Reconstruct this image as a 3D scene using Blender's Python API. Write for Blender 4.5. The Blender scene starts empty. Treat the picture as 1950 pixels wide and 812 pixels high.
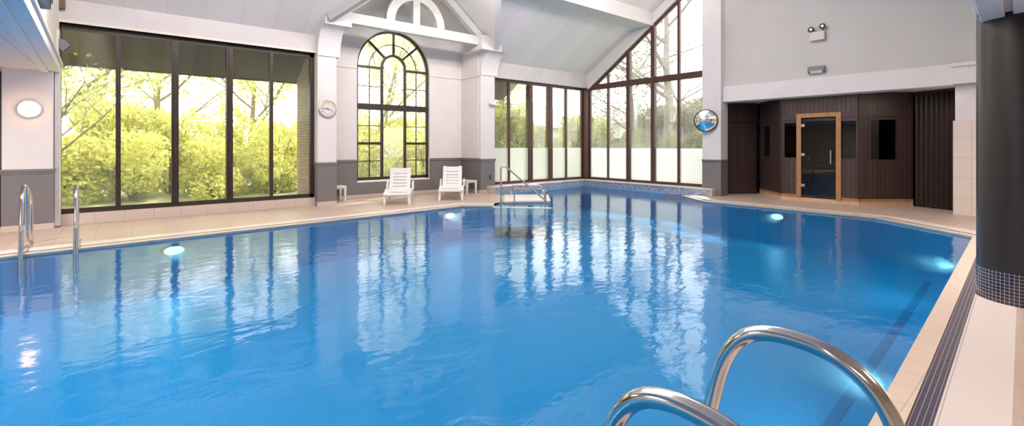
import bpy, math, random
from mathutils import Vector, Matrix
from mathutils.geometry import tessellate_polygon
random.seed(7)
S = bpy.context.scene
COL = S.collection
PI = math.pi

# ---------------------------------------------------------------- camera, world, sun, lights, exposure
FPX = 880.0
TH = math.atan2(1070, 880)          # the hall's long axis lies this far to the right of the view
cam = bpy.data.cameras.new('camera')
cam.sensor_fit = 'HORIZONTAL'
cam.sensor_width = 36.0
cam.lens = 36.0 * FPX / 1950
cam.shift_y = -(812 / 2 - 278) / 1950
cam.clip_end = 400
cam_ob = bpy.data.objects.new('camera', cam)
COL.objects.link(cam_ob)
cam_ob.location = (0, 0, 1.45)
cam_ob.rotation_euler = (PI / 2, 0, math.atan2(math.sin(TH), math.cos(TH)) - PI / 2)   # looks along (cos TH, sin TH)
S.camera = cam_ob

S.view_settings.view_transform = 'Standard'
S.view_settings.look = 'None'
S.view_settings.gamma = 1
S.view_settings.use_curve_mapping = False
S.view_settings.exposure = 0.0
S.cycles.use_denoising = True
S.cycles.caustics_reflective = False
S.cycles.caustics_refractive = False
S.cycles.sample_clamp_indirect = 6.0
S.cycles.max_bounces = 10
S.cycles.diffuse_bounces = 5
S.cycles.transparent_max_bounces = 24

W = bpy.data.worlds.new('sky')
S.world = W
W.use_nodes = True
bg = W.node_tree.nodes['Background']
bg.inputs[0].default_value = (1.0, 0.985, 0.97, 1)
bg.inputs[1].default_value = 4.2

def light(name, kind, loc, energy, color=(1, 1, 1), target=None, **kw):
    l = bpy.data.lights.new(name, kind)
    l.energy = energy
    l.color = color
    for k, v in kw.items():
        setattr(l, k, v)
    o = bpy.data.objects.new(name, l)
    COL.objects.link(o)
    o.location = loc
    if target is not None:
        o.rotation_euler = (Vector(target) - Vector(loc)).to_track_quat('-Z', 'Y').to_euler()
    return o

light('sun', 'SUN', (20, 30, 40), 8.0, (1, 0.95, 0.86), (20 - 0.55, 30 - 0.42, 40 - 1.25), angle=math.radians(2))
# added fill lights, unseen, under the ridge and below the low gallery ceilings
for lx in (0.5, 4.2, 8.0):
    light('hall_fill', 'AREA', (lx, 4.6, 6.6), 100, (1, 0.93, 0.90), (lx, 5.2, 0), shape='RECTANGLE', size=3.2, size_y=1.2)
    light('hall_up_fill', 'AREA', (lx, 4.9, 6.0), 330, (1, 0.87, 0.81), (lx, 6.5, 8), shape='RECTANGLE', size=3.0, size_y=1.0)
for lx in (-2.5, 2.5, 9.5):
    light('gallery_fill', 'AREA', (lx, -1.6, 2.6), 60, (1, 0.88, 0.76), (lx, -1.6, 0), shape='RECTANGLE', size=1.2, size_y=0.6)
light('gallery_fill', 'AREA', (-3.2, 8.2, 2.70), 260, (1, 0.88, 0.78), (-3.6, 8.2, 0), shape='RECTANGLE', size=1.2, size_y=0.6)  # added fill, warms the left gallery ceiling by bounce off the deck
light('bay_fill', 'AREA', (6.0, 8.9, 5.35), 80, (1, 0.92, 0.78), (6.0, 12.5, 5.7), shape='RECTANGLE', size=1.6, size_y=0.4)  # added fill that brightens the dormer above the truss
light('gallery_fill', 'AREA', (-4.6, 4.5, 2.70), 260, (1, 0.86, 0.76), (-4.6, 4.5, 0), shape='RECTANGLE', size=1.2, size_y=0.6)  # second added fill for the left gallery, out of view
light('hall_fill', 'AREA', (2.0, 8.6, 6.0), 260, (1, 0.90, 0.84), (-1.3, 6.2, 2.9), shape='RECTANGLE', size=1.2, size_y=0.5, spread=math.radians(80))  # added wash against the blue cast on the left fascia
light('hall_fill', 'AREA', (6.0, 5.0, 6.2), 140, (1, 0.90, 0.84), (8.0, .5, 2.9), shape='RECTANGLE', size=1.2, size_y=0.5, spread=math.radians(70))  # added wash that neutralises the near gallery fascia
light('recess_lamp', 'AREA', (13.45, 1.75, 2.6), 6, (1, 0.86, 0.72), (13.2, 2.0, 0), shape='DISK', size=0.25)

# ---------------------------------------------------------------- materials
def nt(name):
    m = bpy.data.materials.new(name)
    m.use_nodes = True
    t = m.node_tree
    return m, t, t.nodes, t.links, t.nodes['Principled BSDF']

def mat(name, col, rough=0.6, metal=0.0, spec=0.5, noise=0.0, nscale=6.0, bump=0.0, bscale=40.0, coat=0.0):
    m, t, N, L, b = nt(name)
    b.inputs['Base Color'].default_value = (*col, 1)
    b.inputs['Roughness'].default_value = rough
    b.inputs['Metallic'].default_value = metal
    b.inputs['Specular IOR Level'].default_value = spec
    b.inputs['Coat Weight'].default_value = coat
    tc = N.new('ShaderNodeTexCoord')
    if noise:
        n = N.new('ShaderNodeTexNoise')
        n.inputs['Scale'].default_value = nscale
        n.inputs['Detail'].default_value = 5
        L.new(tc.outputs['Object'], n.inputs['Vector'])
        r = N.new('ShaderNodeMapRange')
        r.inputs['From Min'].default_value = 0.3
        r.inputs['From Max'].default_value = 0.7
        r.inputs['To Min'].default_value = 1 - noise
        r.inputs['To Max'].default_value = 1 + noise
        L.new(n.outputs['Fac'], r.inputs['Value'])
        mx = N.new('ShaderNodeVectorMath')
        mx.operation = 'SCALE'
        mx.inputs[0].default_value = col
        L.new(r.outputs[0], mx.inputs['Scale'])
        L.new(mx.outputs[0], b.inputs['Base Color'])
    if bump:
        n = N.new('ShaderNodeTexNoise')
        n.inputs['Scale'].default_value = bscale
        n.inputs['Detail'].default_value = 4
        L.new(tc.outputs['Object'], n.inputs['Vector'])
        bp = N.new('ShaderNodeBump')
        bp.inputs['Distance'].default_value = bump
        L.new(n.outputs['Fac'], bp.inputs['Height'])
        L.new(bp.outputs[0], b.inputs['Normal'])
    return m

def brick(name, axes, w, h, c1, c2, cm, mortar=0.004, rough=0.35, offset=0.0, bias=0.0, spec=0.5, dist=0.002, rot=0.0, shift=(0, 0, 0)):
    m, t, N, L, b = nt(name)
    tc = N.new('ShaderNodeTexCoord')
    sp = N.new('ShaderNodeSeparateXYZ')
    cb = N.new('ShaderNodeCombineXYZ')
    L.new(tc.outputs['Object'], sp.inputs[0])
    L.new(sp.outputs['XYZ'.index(axes[0].upper())], cb.inputs[0])
    L.new(sp.outputs['XYZ'.index(axes[1].upper())], cb.inputs[1])
    mp = N.new('ShaderNodeMapping')
    mp.inputs['Rotation'].default_value = (0, 0, rot)
    mp.inputs['Location'].default_value = shift
    L.new(cb.outputs[0], mp.inputs['Vector'])
    br = N.new('ShaderNodeTexBrick')
    br.offset = offset
    br.inputs['Scale'].default_value = 1
    br.inputs['Brick Width'].default_value = w
    br.inputs['Row Height'].default_value = h
    br.inputs['Mortar Size'].default_value = mortar
    br.inputs['Mortar Smooth'].default_value = 0.1
    br.inputs['Bias'].default_value = bias
    br.inputs['Color1'].default_value = (*c1, 1)
    br.inputs['Color2'].default_value = (*c2, 1)
    br.inputs['Mortar'].default_value = (*cm, 1)
    L.new(mp.outputs[0], br.inputs['Vector'])
    L.new(br.outputs['Color'], b.inputs['Base Color'])
    b.inputs['Roughness'].default_value = rough
    b.inputs['Specular IOR Level'].default_value = spec
    bp = N.new('ShaderNodeBump')
    bp.invert = True
    bp.inputs['Distance'].default_value = dist
    L.new(br.outputs['Fac'], bp.inputs['Height'])
    L.new(bp.outputs[0], b.inputs['Normal'])
    return m

def grooved(name, col, axis, pitch, groove=0.06, dark=0.45, rough=0.55, dist=0.006, noise=0.12, shift=0.0, spec=0.4):
    """Boards: a dark groove every `pitch` metres along one object axis, light grain along the board."""
    m, t, N, L, b = nt(name)
    tc = N.new('ShaderNodeTexCoord')
    sp = N.new('ShaderNodeSeparateXYZ')
    L.new(tc.outputs['Object'], sp.inputs[0])
    a = N.new('ShaderNodeMath'); a.operation = 'MULTIPLY_ADD'
    a.inputs[1].default_value = 1 / pitch
    a.inputs[2].default_value = shift
    L.new(sp.outputs['XYZ'.index(axis.upper())], a.inputs[0])
    f = N.new('ShaderNodeMath'); f.operation = 'FRACT'
    L.new(a.outputs[0], f.inputs[0])
    g = N.new('ShaderNodeMath'); g.operation = 'LESS_THAN'
    g.inputs[1].default_value = groove
    L.new(f.outputs[0], g.inputs[0])
    fl = N.new('ShaderNodeMath'); fl.operation = 'FLOOR'
    L.new(a.outputs[0], fl.inputs[0])
    wn = N.new('ShaderNodeTexWhiteNoise'); wn.noise_dimensions = '1D'
    L.new(fl.outputs[0], wn.inputs['W'])
    mr = N.new('ShaderNodeMapRange')
    mr.inputs['To Min'].default_value = 1 - noise
    mr.inputs['To Max'].default_value = 1 + noise
    L.new(wn.outputs['Value'], mr.inputs['Value'])
    sc = N.new('ShaderNodeVectorMath'); sc.operation = 'SCALE'
    sc.inputs[0].default_value = col
    L.new(mr.outputs[0], sc.inputs['Scale'])
    mx = N.new('ShaderNodeMix'); mx.data_type = 'RGBA'
    L.new(g.outputs[0], mx.inputs['Factor'])
    L.new(sc.outputs[0], mx.inputs['A'])
    mx.inputs['B'].default_value = (*(c * dark for c in col), 1)
    L.new(mx.outputs['Result'], b.inputs['Base Color'])
    b.inputs['Roughness'].default_value = rough
    b.inputs['Specular IOR Level'].default_value = spec
    bp = N.new('ShaderNodeBump'); bp.invert = True
    bp.inputs['Distance'].default_value = dist
    L.new(g.outputs[0], bp.inputs['Height'])
    L.new(bp.outputs[0], b.inputs['Normal'])
    return m

def schlick(N, L, f0, bump=None):
    lw = N.new('ShaderNodeLayerWeight')
    lw.inputs['Blend'].default_value = 0.5
    if bump is not None:
        L.new(bump, lw.inputs['Normal'])
    p = N.new('ShaderNodeMath'); p.operation = 'POWER'; p.inputs[1].default_value = 5
    L.new(lw.outputs['Facing'], p.inputs[0])
    q = N.new('ShaderNodeMath'); q.operation = 'MULTIPLY_ADD'
    q.inputs[1].default_value = 1 - f0
    q.inputs[2].default_value = f0
    L.new(p.outputs[0], q.inputs[0])
    return q.outputs[0]

def glass(name, tint=(0.97, 0.98, 0.97), f0=0.05, fog_bloom=0.0, fog_bloom_scale=1.2):
    m, t, N, L, b = nt(name)
    N.remove(b)
    out = N['Material Output']
    tr = N.new('ShaderNodeBsdfTransparent'); tr.inputs[0].default_value = (*tint, 1)
    gl = N.new('ShaderNodeBsdfGlossy'); gl.inputs['Roughness'].default_value = 0.02
    mx = N.new('ShaderNodeMixShader')
    L.new(schlick(N, L, f0), mx.inputs[0])
    base = tr
    if fog_bloom:
        tl = N.new('ShaderNodeBsdfTranslucent'); tl.inputs[0].default_value = (0.9, 0.9, 0.88, 1)
        n = N.new('ShaderNodeTexNoise'); n.inputs['Scale'].default_value = fog_bloom_scale; n.inputs['Detail'].default_value = 6
        tc = N.new('ShaderNodeTexCoord'); L.new(tc.outputs['Object'], n.inputs['Vector'])
        r = N.new('ShaderNodeMapRange')
        r.inputs['From Min'].default_value = 0.35; r.inputs['From Max'].default_value = 0.7
        r.inputs['To Min'].default_value = fog_bloom * 0.35; r.inputs['To Max'].default_value = fog_bloom
        L.new(n.outputs['Fac'], r.inputs['Value'])
        m2 = N.new('ShaderNodeMixShader')
        L.new(r.outputs[0], m2.inputs[0]); L.new(tr.outputs[0], m2.inputs[1]); L.new(tl.outputs[0], m2.inputs[2])
        base = m2
    L.new(base.outputs[0], mx.inputs[1]); L.new(gl.outputs[0], mx.inputs[2])
    L.new(mx.outputs[0], out.inputs['Surface'])
    return m

def frosted(name, col):
    m, t, N, L, b = nt(name)
    N.remove(b)
    tl = N.new('ShaderNodeBsdfTranslucent'); tl.inputs[0].default_value = (*col, 1)
    df = N.new('ShaderNodeBsdfDiffuse'); df.inputs[0].default_value = (*col, 1)
    mx = N.new('ShaderNodeMixShader'); mx.inputs[0].default_value = 0.3
    L.new(tl.outputs[0], mx.inputs[1]); L.new(df.outputs[0], mx.inputs[2])
    L.new(mx.outputs[0], N['Material Output'].inputs['Surface'])
    return m

def emis(name, col, s):
    m, t, N, L, b = nt(name)
    b.inputs['Base Color'].default_value = (*col, 1)
    b.inputs['Emission Color'].default_value = (*col, 1)
    b.inputs['Emission Strength'].default_value = s
    return m

def leafmat(name, c1, c2, trans=0.5):
    m, t, N, L, b = nt(name)
    N.remove(b)
    g = N.new('ShaderNodeNewGeometry')
    r = N.new('ShaderNodeValToRGB')
    r.color_ramp.elements[0].color = (*c1, 1)
    r.color_ramp.elements[1].color = (*c2, 1)
    L.new(g.outputs['Random Per Island'], r.inputs[0])
    df = N.new('ShaderNodeBsdfDiffuse'); tl = N.new('ShaderNodeBsdfTranslucent')
    L.new(r.outputs[0], df.inputs[0]); L.new(r.outputs[0], tl.inputs[0])
    mx = N.new('ShaderNodeMixShader'); mx.inputs[0].default_value = trans
    L.new(df.outputs[0], mx.inputs[1]); L.new(tl.outputs[0], mx.inputs[2])
    L.new(mx.outputs[0], N['Material Output'].inputs['Surface'])
    return m

def watermat(name, tint):
    m, t, N, L, b = nt(name)
    N.remove(b)
    tc = N.new('ShaderNodeTexCoord')
    def noise(scale, sx, sy, rot, detail, dist):
        mp = N.new('ShaderNodeMapping')
        mp.inputs['Scale'].default_value = (sx, sy, 1); mp.inputs['Rotation'].default_value = (0, 0, rot)
        L.new(tc.outputs['Object'], mp.inputs['Vector'])
        n = N.new('ShaderNodeTexNoise'); n.inputs['Scale'].default_value = scale
        n.inputs['Detail'].default_value = detail; n.inputs['Distortion'].default_value = dist
        L.new(mp.outputs[0], n.inputs['Vector'])
        return n.outputs['Fac']
    a = noise(2.2, 1, 1.6, 0.5, 2, 0.4)
    c = noise(9.0, 1, 1.5, -0.3, 2, 0.6)
    ad = N.new('ShaderNodeMath'); ad.operation = 'MULTIPLY_ADD'; ad.inputs[1].default_value = 0.22
    L.new(c, ad.inputs[0]); L.new(a, ad.inputs[2])
    bp = N.new('ShaderNodeBump'); bp.inputs['Distance'].default_value = WAVE
    L.new(ad.outputs[0], bp.inputs['Height'])
    tr = N.new('ShaderNodeBsdfTransparent'); tr.inputs[0].default_value = (*tint, 1)
    gl = N.new('ShaderNodeBsdfGlossy'); gl.inputs['Roughness'].default_value = 0.075
    L.new(bp.outputs[0], gl.inputs['Normal'])
    mx = N.new('ShaderNodeMixShader')
    L.new(schlick(N, L, 0.03), mx.inputs[0])
    L.new(tr.outputs[0], mx.inputs[1]); L.new(gl.outputs[0], mx.inputs[2])
    L.new(mx.outputs[0], N['Material Output'].inputs['Surface'])
    return m

def clear(name):
    m, t, N, L, b = nt(name)
    N.remove(b)
    tr = N.new('ShaderNodeBsdfTransparent')
    L.new(tr.outputs[0], N['Material Output'].inputs['Surface'])
    return m

WAVE = 0.0055
M = dict(
    white=mat('white_paint', (0.74, 0.715, 0.715), 0.65, noise=0.03, nscale=2.5),
    upper=mat('grey_white_paint', (0.54, 0.535, 0.52), 0.6, noise=0.03, nscale=1.2),
    frieze=mat('frieze_paint', (0.60, 0.575, 0.575), 0.7, noise=0.06, nscale=2.0),
    cream=mat('cream_paint', (0.72, 0.69, 0.62), 0.7, noise=0.04),
    grey=mat('grey_paint', (0.165, 0.155, 0.162), 0.45, noise=0.05),
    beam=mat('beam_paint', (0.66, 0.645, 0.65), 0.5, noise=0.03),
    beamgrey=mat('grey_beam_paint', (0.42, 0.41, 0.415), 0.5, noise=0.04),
    ceil=grooved('ceiling_board', (0.76, 0.735, 0.735), 'x', 0.65, 0.010, 0.80, 0.7, 0.004, 0.03, 0.18),
    ceil2=grooved('dormer_board', (0.76, 0.74, 0.73), 'y', 0.65, 0.012, 0.75, 0.7, 0.004, 0.03, 0.3),
    gridceil=brick('gallery_tile_ceiling', 'xy', 0.6, 0.6, (0.70, 0.665, 0.65), (0.68, 0.65, 0.63), (0.5, 0.47, 0.45), 0.008, 0.7, dist=0.003),
    frame=mat('dark_brown_frame', (0.030, 0.017, 0.014), 0.4, noise=0.15),
    frame2=mat('red_brown_frame', (0.075, 0.030, 0.026), 0.4, noise=0.12),
    deck=brick('deck_tile', 'xy', 0.46, 0.46, (0.53, 0.42, 0.35), (0.49, 0.385, 0.315), (0.34, 0.28, 0.24), 0.004, 0.4, dist=0.0015),
    curb=brick('curb_tile', 'xz', 0.44, 0.3, (0.56, 0.475, 0.425), (0.53, 0.45, 0.40), (0.4, 0.34, 0.3), 0.004, 0.45, shift=(0.1, 0.06, 0)),
    coping=brick('coping_tile', 'xy', 0.24, 0.6, (0.69, 0.55, 0.44), (0.66, 0.53, 0.43), (0.5, 0.4, 0.33), 0.003, 0.4, dist=0.0008),
    navy=brick('navy_mosaic', 'xy', 0.03, 0.0252, (0.018, 0.018, 0.06), (0.035, 0.032, 0.085), (0.42, 0.33, 0.27), 0.0014, 0.32, dist=0.0006, rot=-0.047, shift=(0, 0, 0)),
    grate=brick('white_grate', 'xy', 0.022, 0.30, (0.82, 0.74, 0.69), (0.80, 0.72, 0.67), (0.46, 0.40, 0.36), 0.0028, 0.45, dist=0.004, rot=-0.047),
    kerbmos=brick('kerb_mosaic', 'yz', 0.05, 0.05, (0.10, 0.13, 0.30), (0.38, 0.40, 0.50), (0.6, 0.58, 0.57), 0.004, 0.2, dist=0.001),
    kerbmosx=brick('kerb_mosaic_side', 'xz', 0.05, 0.05, (0.16, 0.19, 0.34), (0.42, 0.44, 0.52), (0.6, 0.58, 0.57), 0.004, 0.2, dist=0.001),
    pooltile=brick('pool_tile', 'xy', 0.05, 0.05, (0.13, 0.43, 0.64), (0.15, 0.46, 0.68), (0.20, 0.50, 0.70), 0.002, 0.5, dist=0.0),
    poolwall=mat('pool_wall_tile', (0.15, 0.46, 0.68), 0.5),
    poolline=mat('lane_tile', (0.085, 0.29, 0.46), 0.5),
    step=mat('white_step_tile', (0.80, 0.77, 0.74), 0.35),
    water=None,
    clear=clear('water_underside'),
    pane=glass('window_glass', fog_bloom=0.07, fog_bloom_scale=0.8),  # thin veil put into the glass to imitate bloom from the bright garden
    fogpane=glass('dewy_window_glass', fog_bloom=0.10, fog_bloom_scale=1.1),
    frost=frosted('frosted_film', (0.86, 0.875, 0.875)),
    tinted=glass('smoked_sauna_glass', (0.22, 0.22, 0.25), 0.06),
    steel=mat('polished_steel', (0.62, 0.59, 0.57), 0.13, 1.0, bump=0.00004, bscale=30),
    steel2=mat('brushed_steel', (0.55, 0.53, 0.52), 0.28, 1.0),
    mirror=mat('mirror_glass', (0.92, 0.92, 0.92), 0.015, 1.0),
    darkrim=mat('dark_rubber', (0.02, 0.02, 0.022), 0.5),
    plastic=mat('white_plastic', (0.80, 0.79, 0.80), 0.38),
    sauna=grooved('dark_sauna_board', (0.050, 0.029, 0.027), 'x', 0.098, 0.11, 0.2, 0.42, 0.006, 0.18, spec=0.5),
    saunaplain=mat('dark_sauna_trim', (0.043, 0.024, 0.022), 0.42, noise=0.1),
    oak=mat('golden_wood', (0.36, 0.185, 0.075), 0.4, noise=0.15, nscale=9),
    plinth=brick('plinth_tile', 'xz', 0.22, 0.2, (0.60, 0.42, 0.27), (0.56, 0.39, 0.25), (0.34, 0.25, 0.18), 0.004, 0.4, shift=(0, 0.05, 0)),
    pole=mat('graphite_column_paint', (0.020, 0.016, 0.0155), 0.32, spec=0.4),
    colmos=None,
    walltile=brick('wall_tile', 'yz', 0.36, 0.42, (0.74, 0.66, 0.60), (0.72, 0.645, 0.59), (0.52, 0.47, 0.43), 0.004, 0.35, dist=0.001, shift=(0.1, 0.06, 0)),
    brickwall=brick('garden_brick', 'yz', 0.22, 0.075, (0.20, 0.11, 0.085), (0.29, 0.19, 0.15), (0.32, 0.29, 0.26), 0.010, 0.8, 0.5, dist=0.004),
    eave=grooved('eave_board', (0.080, 0.060, 0.046), 'x', 0.28, 0.03, 0.5, 0.8, 0.004, 0.25),
    bark=mat('bark', (0.085, 0.068, 0.052), 0.9, noise=0.3, nscale=14, bump=0.01, bscale=20),
    bark3=mat('light_bark', (0.26, 0.21, 0.16), 0.9, noise=0.3, nscale=14, bump=0.01, bscale=20),
    bark2=mat('pale_bark', (0.17, 0.145, 0.12), 0.9, noise=0.25, nscale=10, bump=0.01, bscale=20),
    leaf=leafmat('hedge_leaf', (0.56, 0.58, 0.14), (0.93, 0.90, 0.42)),
    leaf2=leafmat('spring_leaf', (0.50, 0.54, 0.16), (0.80, 0.80, 0.42)),
    leaf3=leafmat('olive_leaf', (0.07, 0.085, 0.025), (0.26, 0.25, 0.10)),
    leaf4=leafmat('light_olive_leaf', (0.16, 0.19, 0.04), (0.46, 0.45, 0.13)),
    lawn=mat('lawn_grass', (0.40, 0.43, 0.20), 0.9, noise=0.25, nscale=3, bump=0.02, bscale=60),
    house=mat('pale_render', (0.34, 0.33, 0.315), 0.8, noise=0.05),
    rooftile=brick('roof_tile', 'xy', 0.3, 0.25, (0.19, 0.16, 0.145), (0.23, 0.19, 0.17), (0.12, 0.1, 0.09), 0.02, 0.8, 0.5),
    slate=mat('slate_roof', (0.15, 0.145, 0.15), 0.8, noise=0.15),
    green=mat('green_board', (0.05, 0.20, 0.09), 0.6),
    clockface=mat('clock_face', (0.68, 0.64, 0.64), 0.5),
    gold=mat('clock_rim_brass', (0.70, 0.56, 0.34), 0.3, 0.8),
    black=mat('black_plastic', (0.012, 0.012, 0.013), 0.5),
    greyplastic=mat('grey_plastic', (0.17, 0.18, 0.20), 0.4),
    palepink=mat('pale_plastic', (0.66, 0.60, 0.585), 0.5),
    lens=emis('lens_glow', (1, 0.80, 0.55), 2.2),
    lamplens=mat('lamp_lens', (0.7, 0.7, 0.7), 0.1, 0.6),
    poollens=emis('pool_lens_glow', (0.80, 0.93, 1.0), 9.0),
    darkroom=mat('dark_brown_wall', (0.10, 0.075, 0.065), 0.7),
    darkroom2=mat('very_dark_panel', (0.012, 0.009, 0.009), 0.6),
    woodbrown=mat('brown_wood', (0.15, 0.09, 0.06), 0.6, noise=0.2),
    bench=mat('sauna_bench_wood', (0.16, 0.09, 0.05), 0.6),
)
M['water'] = watermat('pool_water', (0.215, 0.63, 0.82))
M['colmos'] = brick('column_mosaic', 'xy', 0.031, 0.031, (0.008, 0.008, 0.03), (0.018, 0.018, 0.05), (0.42, 0.38, 0.35), 0.0017, 0.1, dist=0.0008)

# ---------------------------------------------------------------- mesh helpers
class MB:
    def __init__(s):
        s.v = []; s.f = []; s.m = []; s.mi = 0
    def add(s, vs, fs, mx=None):
        o = len(s.v)
        for p in vs:
            p = Vector(p)
            s.v.append(tuple(mx @ p) if mx is not None else tuple(p))
        for f in fs:
            s.f.append([i + o for i in f]); s.m.append(s.mi)
    def box(s, x0, x1, y0, y1, z0, z1, mx=None):
        vs = [(x0, y0, z0), (x1, y0, z0), (x1, y1, z0), (x0, y1, z0), (x0, y0, z1), (x1, y0, z1), (x1, y1, z1), (x0, y1, z1)]
        s.add(vs, [(0, 3, 2, 1), (4, 5, 6, 7), (0, 1, 5, 4), (1, 2, 6, 5), (2, 3, 7, 6), (3, 0, 4, 7)], mx)
        return s
    def hexa(s, bot, top, mx=None):
        s.add(list(bot) + list(top), [(0, 3, 2, 1), (4, 5, 6, 7), (0, 1, 5, 4), (1, 2, 6, 5), (2, 3, 7, 6), (3, 0, 4, 7)], mx)
        return s
    def prism(s, poly, axis, lo, hi, mx=None):
        """poly: 2-D outline; extruded along axis ('x': poly is (y,z); 'y': (x,z); 'z': (x,y))."""
        def P(a, b, c):
            return {'x': (c, a, b), 'y': (a, c, b), 'z': (a, b, c)}[axis]
        n = len(poly)
        vs = [P(a, b, lo) for a, b in poly] + [P(a, b, hi) for a, b in poly]
        tris = tessellate_polygon([[Vector((a, b, 0)) for a, b in poly]])
        fs = [tuple(t) for t in tris] + [tuple(i + n for i in reversed(t)) for t in tris]
        fs += [(i, (i + 1) % n, (i + 1) % n + n, i + n) for i in range(n)]
        s.add(vs, fs, mx)
        return s
    def slab(s, pts, dz, mx=None):
        """3-D polygon with a thickness dz added along z."""
        n = len(pts)
        vs = [tuple(p) for p in pts] + [(p[0], p[1], p[2] + dz) for p in pts]
        tris = tessellate_polygon([[Vector((p[0], p[1], 0)) for p in pts]])
        fs = [tuple(t) for t in tris] + [tuple(i + n for i in reversed(t)) for t in tris]
        fs += [(i, (i + 1) % n, (i + 1) % n + n, i + n) for i in range(n)]
        s.add(vs, fs, mx)
        return s
    def tube(s, path, r, n=10, mx=None, caps=True):
        P = [Vector(p) for p in path]
        rr = r if isinstance(r, (list, tuple)) else [r] * len(P)
        t0 = (P[1] - P[0]).normalized()
        u = t0.orthogonal().normalized()
        rings = []
        for i, p in enumerate(P):
            a = P[max(i - 1, 0)]; c = P[min(i + 1, len(P) - 1)]
            t = (c - a).normalized()
            u = (u - t * u.dot(t))
            u = u.normalized() if u.length > 1e-6 else t.orthogonal().normalized()
            w = t.cross(u)
            rings.append([p + (u * math.cos(2 * PI * k / n) + w * math.sin(2 * PI * k / n)) * rr[i] for k in range(n)])
        vs = [q for g in rings for q in g]
        fs = []
        for i in range(len(P) - 1):
            for k in range(n):
                fs.append((i * n + k, i * n + (k + 1) % n, (i + 1) * n + (k + 1) % n, (i + 1) * n + k))
        if caps:
            fs.append(tuple(reversed(range(n)))); fs.append(tuple((len(P) - 1) * n + k for k in range(n)))
        s.add(vs, fs, mx)
        return s
    def lathe(s, prof, n=32, mx=None):
        vs = []; fs = []
        for r, z in prof:
            for k in range(n):
                a = 2 * PI * k / n
                vs.append((r * math.cos(a), r * math.sin(a), z))
        for i in range(len(prof) - 1):
            for k in range(n):
                fs.append((i * n + k, i * n + (k + 1) % n, (i + 1) * n + (k + 1) % n, (i + 1) * n + k))
        fs.append(tuple(reversed(range(n)))); fs.append(tuple((len(prof) - 1) * n + k for k in range(n)))
        s.add(vs, fs, mx)
        return s
    def build(s, name, m, parent=None, smooth=False, bevel=0.0, loc=None, rot=None, **props):
        me = bpy.data.meshes.new(name)
        me.from_pydata(s.v, [], s.f)
        for mm in (m if isinstance(m, (list, tuple)) else [m]):
            me.materials.append(mm)
        if any(s.m):
            me.polygons.foreach_set('material_index', s.m)
        me.update()
        if len(me.polygons) < 60000:
            import bmesh
            b = bmesh.new(); b.from_mesh(me)
            bmesh.ops.recalc_face_normals(b, faces=b.faces)
            b.to_mesh(me); b.free()
        if smooth:
            me.polygons.foreach_set('use_smooth', [True] * len(me.polygons))
            me.set_sharp_from_angle(angle=0.7)
        o = bpy.data.objects.new(name, me)
        COL.objects.link(o)
        if parent is not None:
            o.parent = parent
        if loc: o.location = loc
        if rot: o.rotation_euler = rot
        if bevel:
            md = o.modifiers.new('edge', 'BEVEL'); md.width = bevel; md.segments = 2; md.limit_method = 'ANGLE'
        for k, v in props.items():
            o[k] = v
        return o

def tag(o, label, cat, group=None, kind=None):
    o['label'] = label; o['category'] = cat
    if group: o['group'] = group
    if kind: o['kind'] = kind
    return o

def thing(name, label, cat, loc=(0, 0, 0), rz=0.0, group=None, kind=None):
    o = bpy.data.objects.new(name, None)
    COL.objects.link(o)
    o.empty_display_size = 0.1
    o.location = loc; o.rotation_euler = (0, 0, rz)
    return tag(o, label, cat, group, kind)

def struct(o, label, cat):
    return tag(o, label, cat, kind='structure')

def sroot(name, label, cat, loc=(0, 0, 0), rz=0.0):
    return thing(name, label, cat, loc, rz, kind='structure')

def copy_tree(o, parent=None):
    c = o.copy(); COL.objects.link(c)
    if parent is not None: c.parent = parent
    for ch in [q for q in COL.objects if q.parent == o]:
        copy_tree(ch, c)
    return c

def smooth_path(pts, k=8):
    P = [Vector(p) for p in pts]
    P = [P[0] * 2 - P[1]] + P + [P[-1] * 2 - P[-2]]
    out = []
    for i in range(1, len(P) - 2):
        a, b, c, d = P[i - 1:i + 3]
        for j in range(k):
            t = j / k
            out.append(0.5 * ((2 * b) + (c - a) * t + (2 * a - 5 * b + 4 * c - d) * t * t + (3 * b - a - 3 * c + d) * t ** 3))
    out.append(P[-2])
    return out

def fillet(pts, r, k=6):
    """Polyline with its inner corners rounded to radius-like distance r."""
    P = [Vector(p) for p in pts]
    out = [P[0]]
    for i in range(1, len(P) - 1):
        a, b, c = P[i - 1], P[i], P[i + 1]
        da = (a - b); dc = (c - b)
        q = min(r, da.length * 0.49, dc.length * 0.49)
        p0 = b + da.normalized() * q; p1 = b + dc.normalized() * q
        for j in range(k + 1):
            t = j / k
            out.append(p0 * (1 - t) ** 2 + b * 2 * t * (1 - t) + p1 * t * t)
    out.append(P[-1])
    return out

# ================================================================ THE POOL
NEAR_W = (-8.0, 0.16)
NL = [(-8.0, 8.52), (-1.14, 8.91), (6.2, 9.39), (6.73, 8.92)]
RL = [NEAR_W, (10.42, 1.03), (11.62, 2.55), (11.6, 6.18), (12.42, 7.29)]
WATER = RL + [(12.86, 7.1), (12.82, 11.4), (8.45, 11.1), (8.44, 10.6), (9.43, 9.8), (8.46, 8.7), (7.42, 9.34)] + list(reversed(NL))
def offset(line, d):
    """Parallel polyline, d to the right of the travel direction."""
    L_ = [Vector((*p, 0)) for p in line]
    nrm = []
    for a, b in zip(L_, L_[1:]):
        t = (b - a).normalized(); nrm.append(Vector((t.y, -t.x, 0)))
    out = [L_[0] + nrm[0] * d]
    for i in range(1, len(L_) - 1):
        n = (nrm[i - 1] + nrm[i]); n = n / (1 + nrm[i - 1].dot(nrm[i]))
        out.append(L_[i] + n * d)
    out.append(L_[-1] + nrm[-1] * d)
    return [(p.x, p.y) for p in out]
def offN(d): return offset(NL, -d)
def offR(d): return offset(RL, d)
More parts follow.
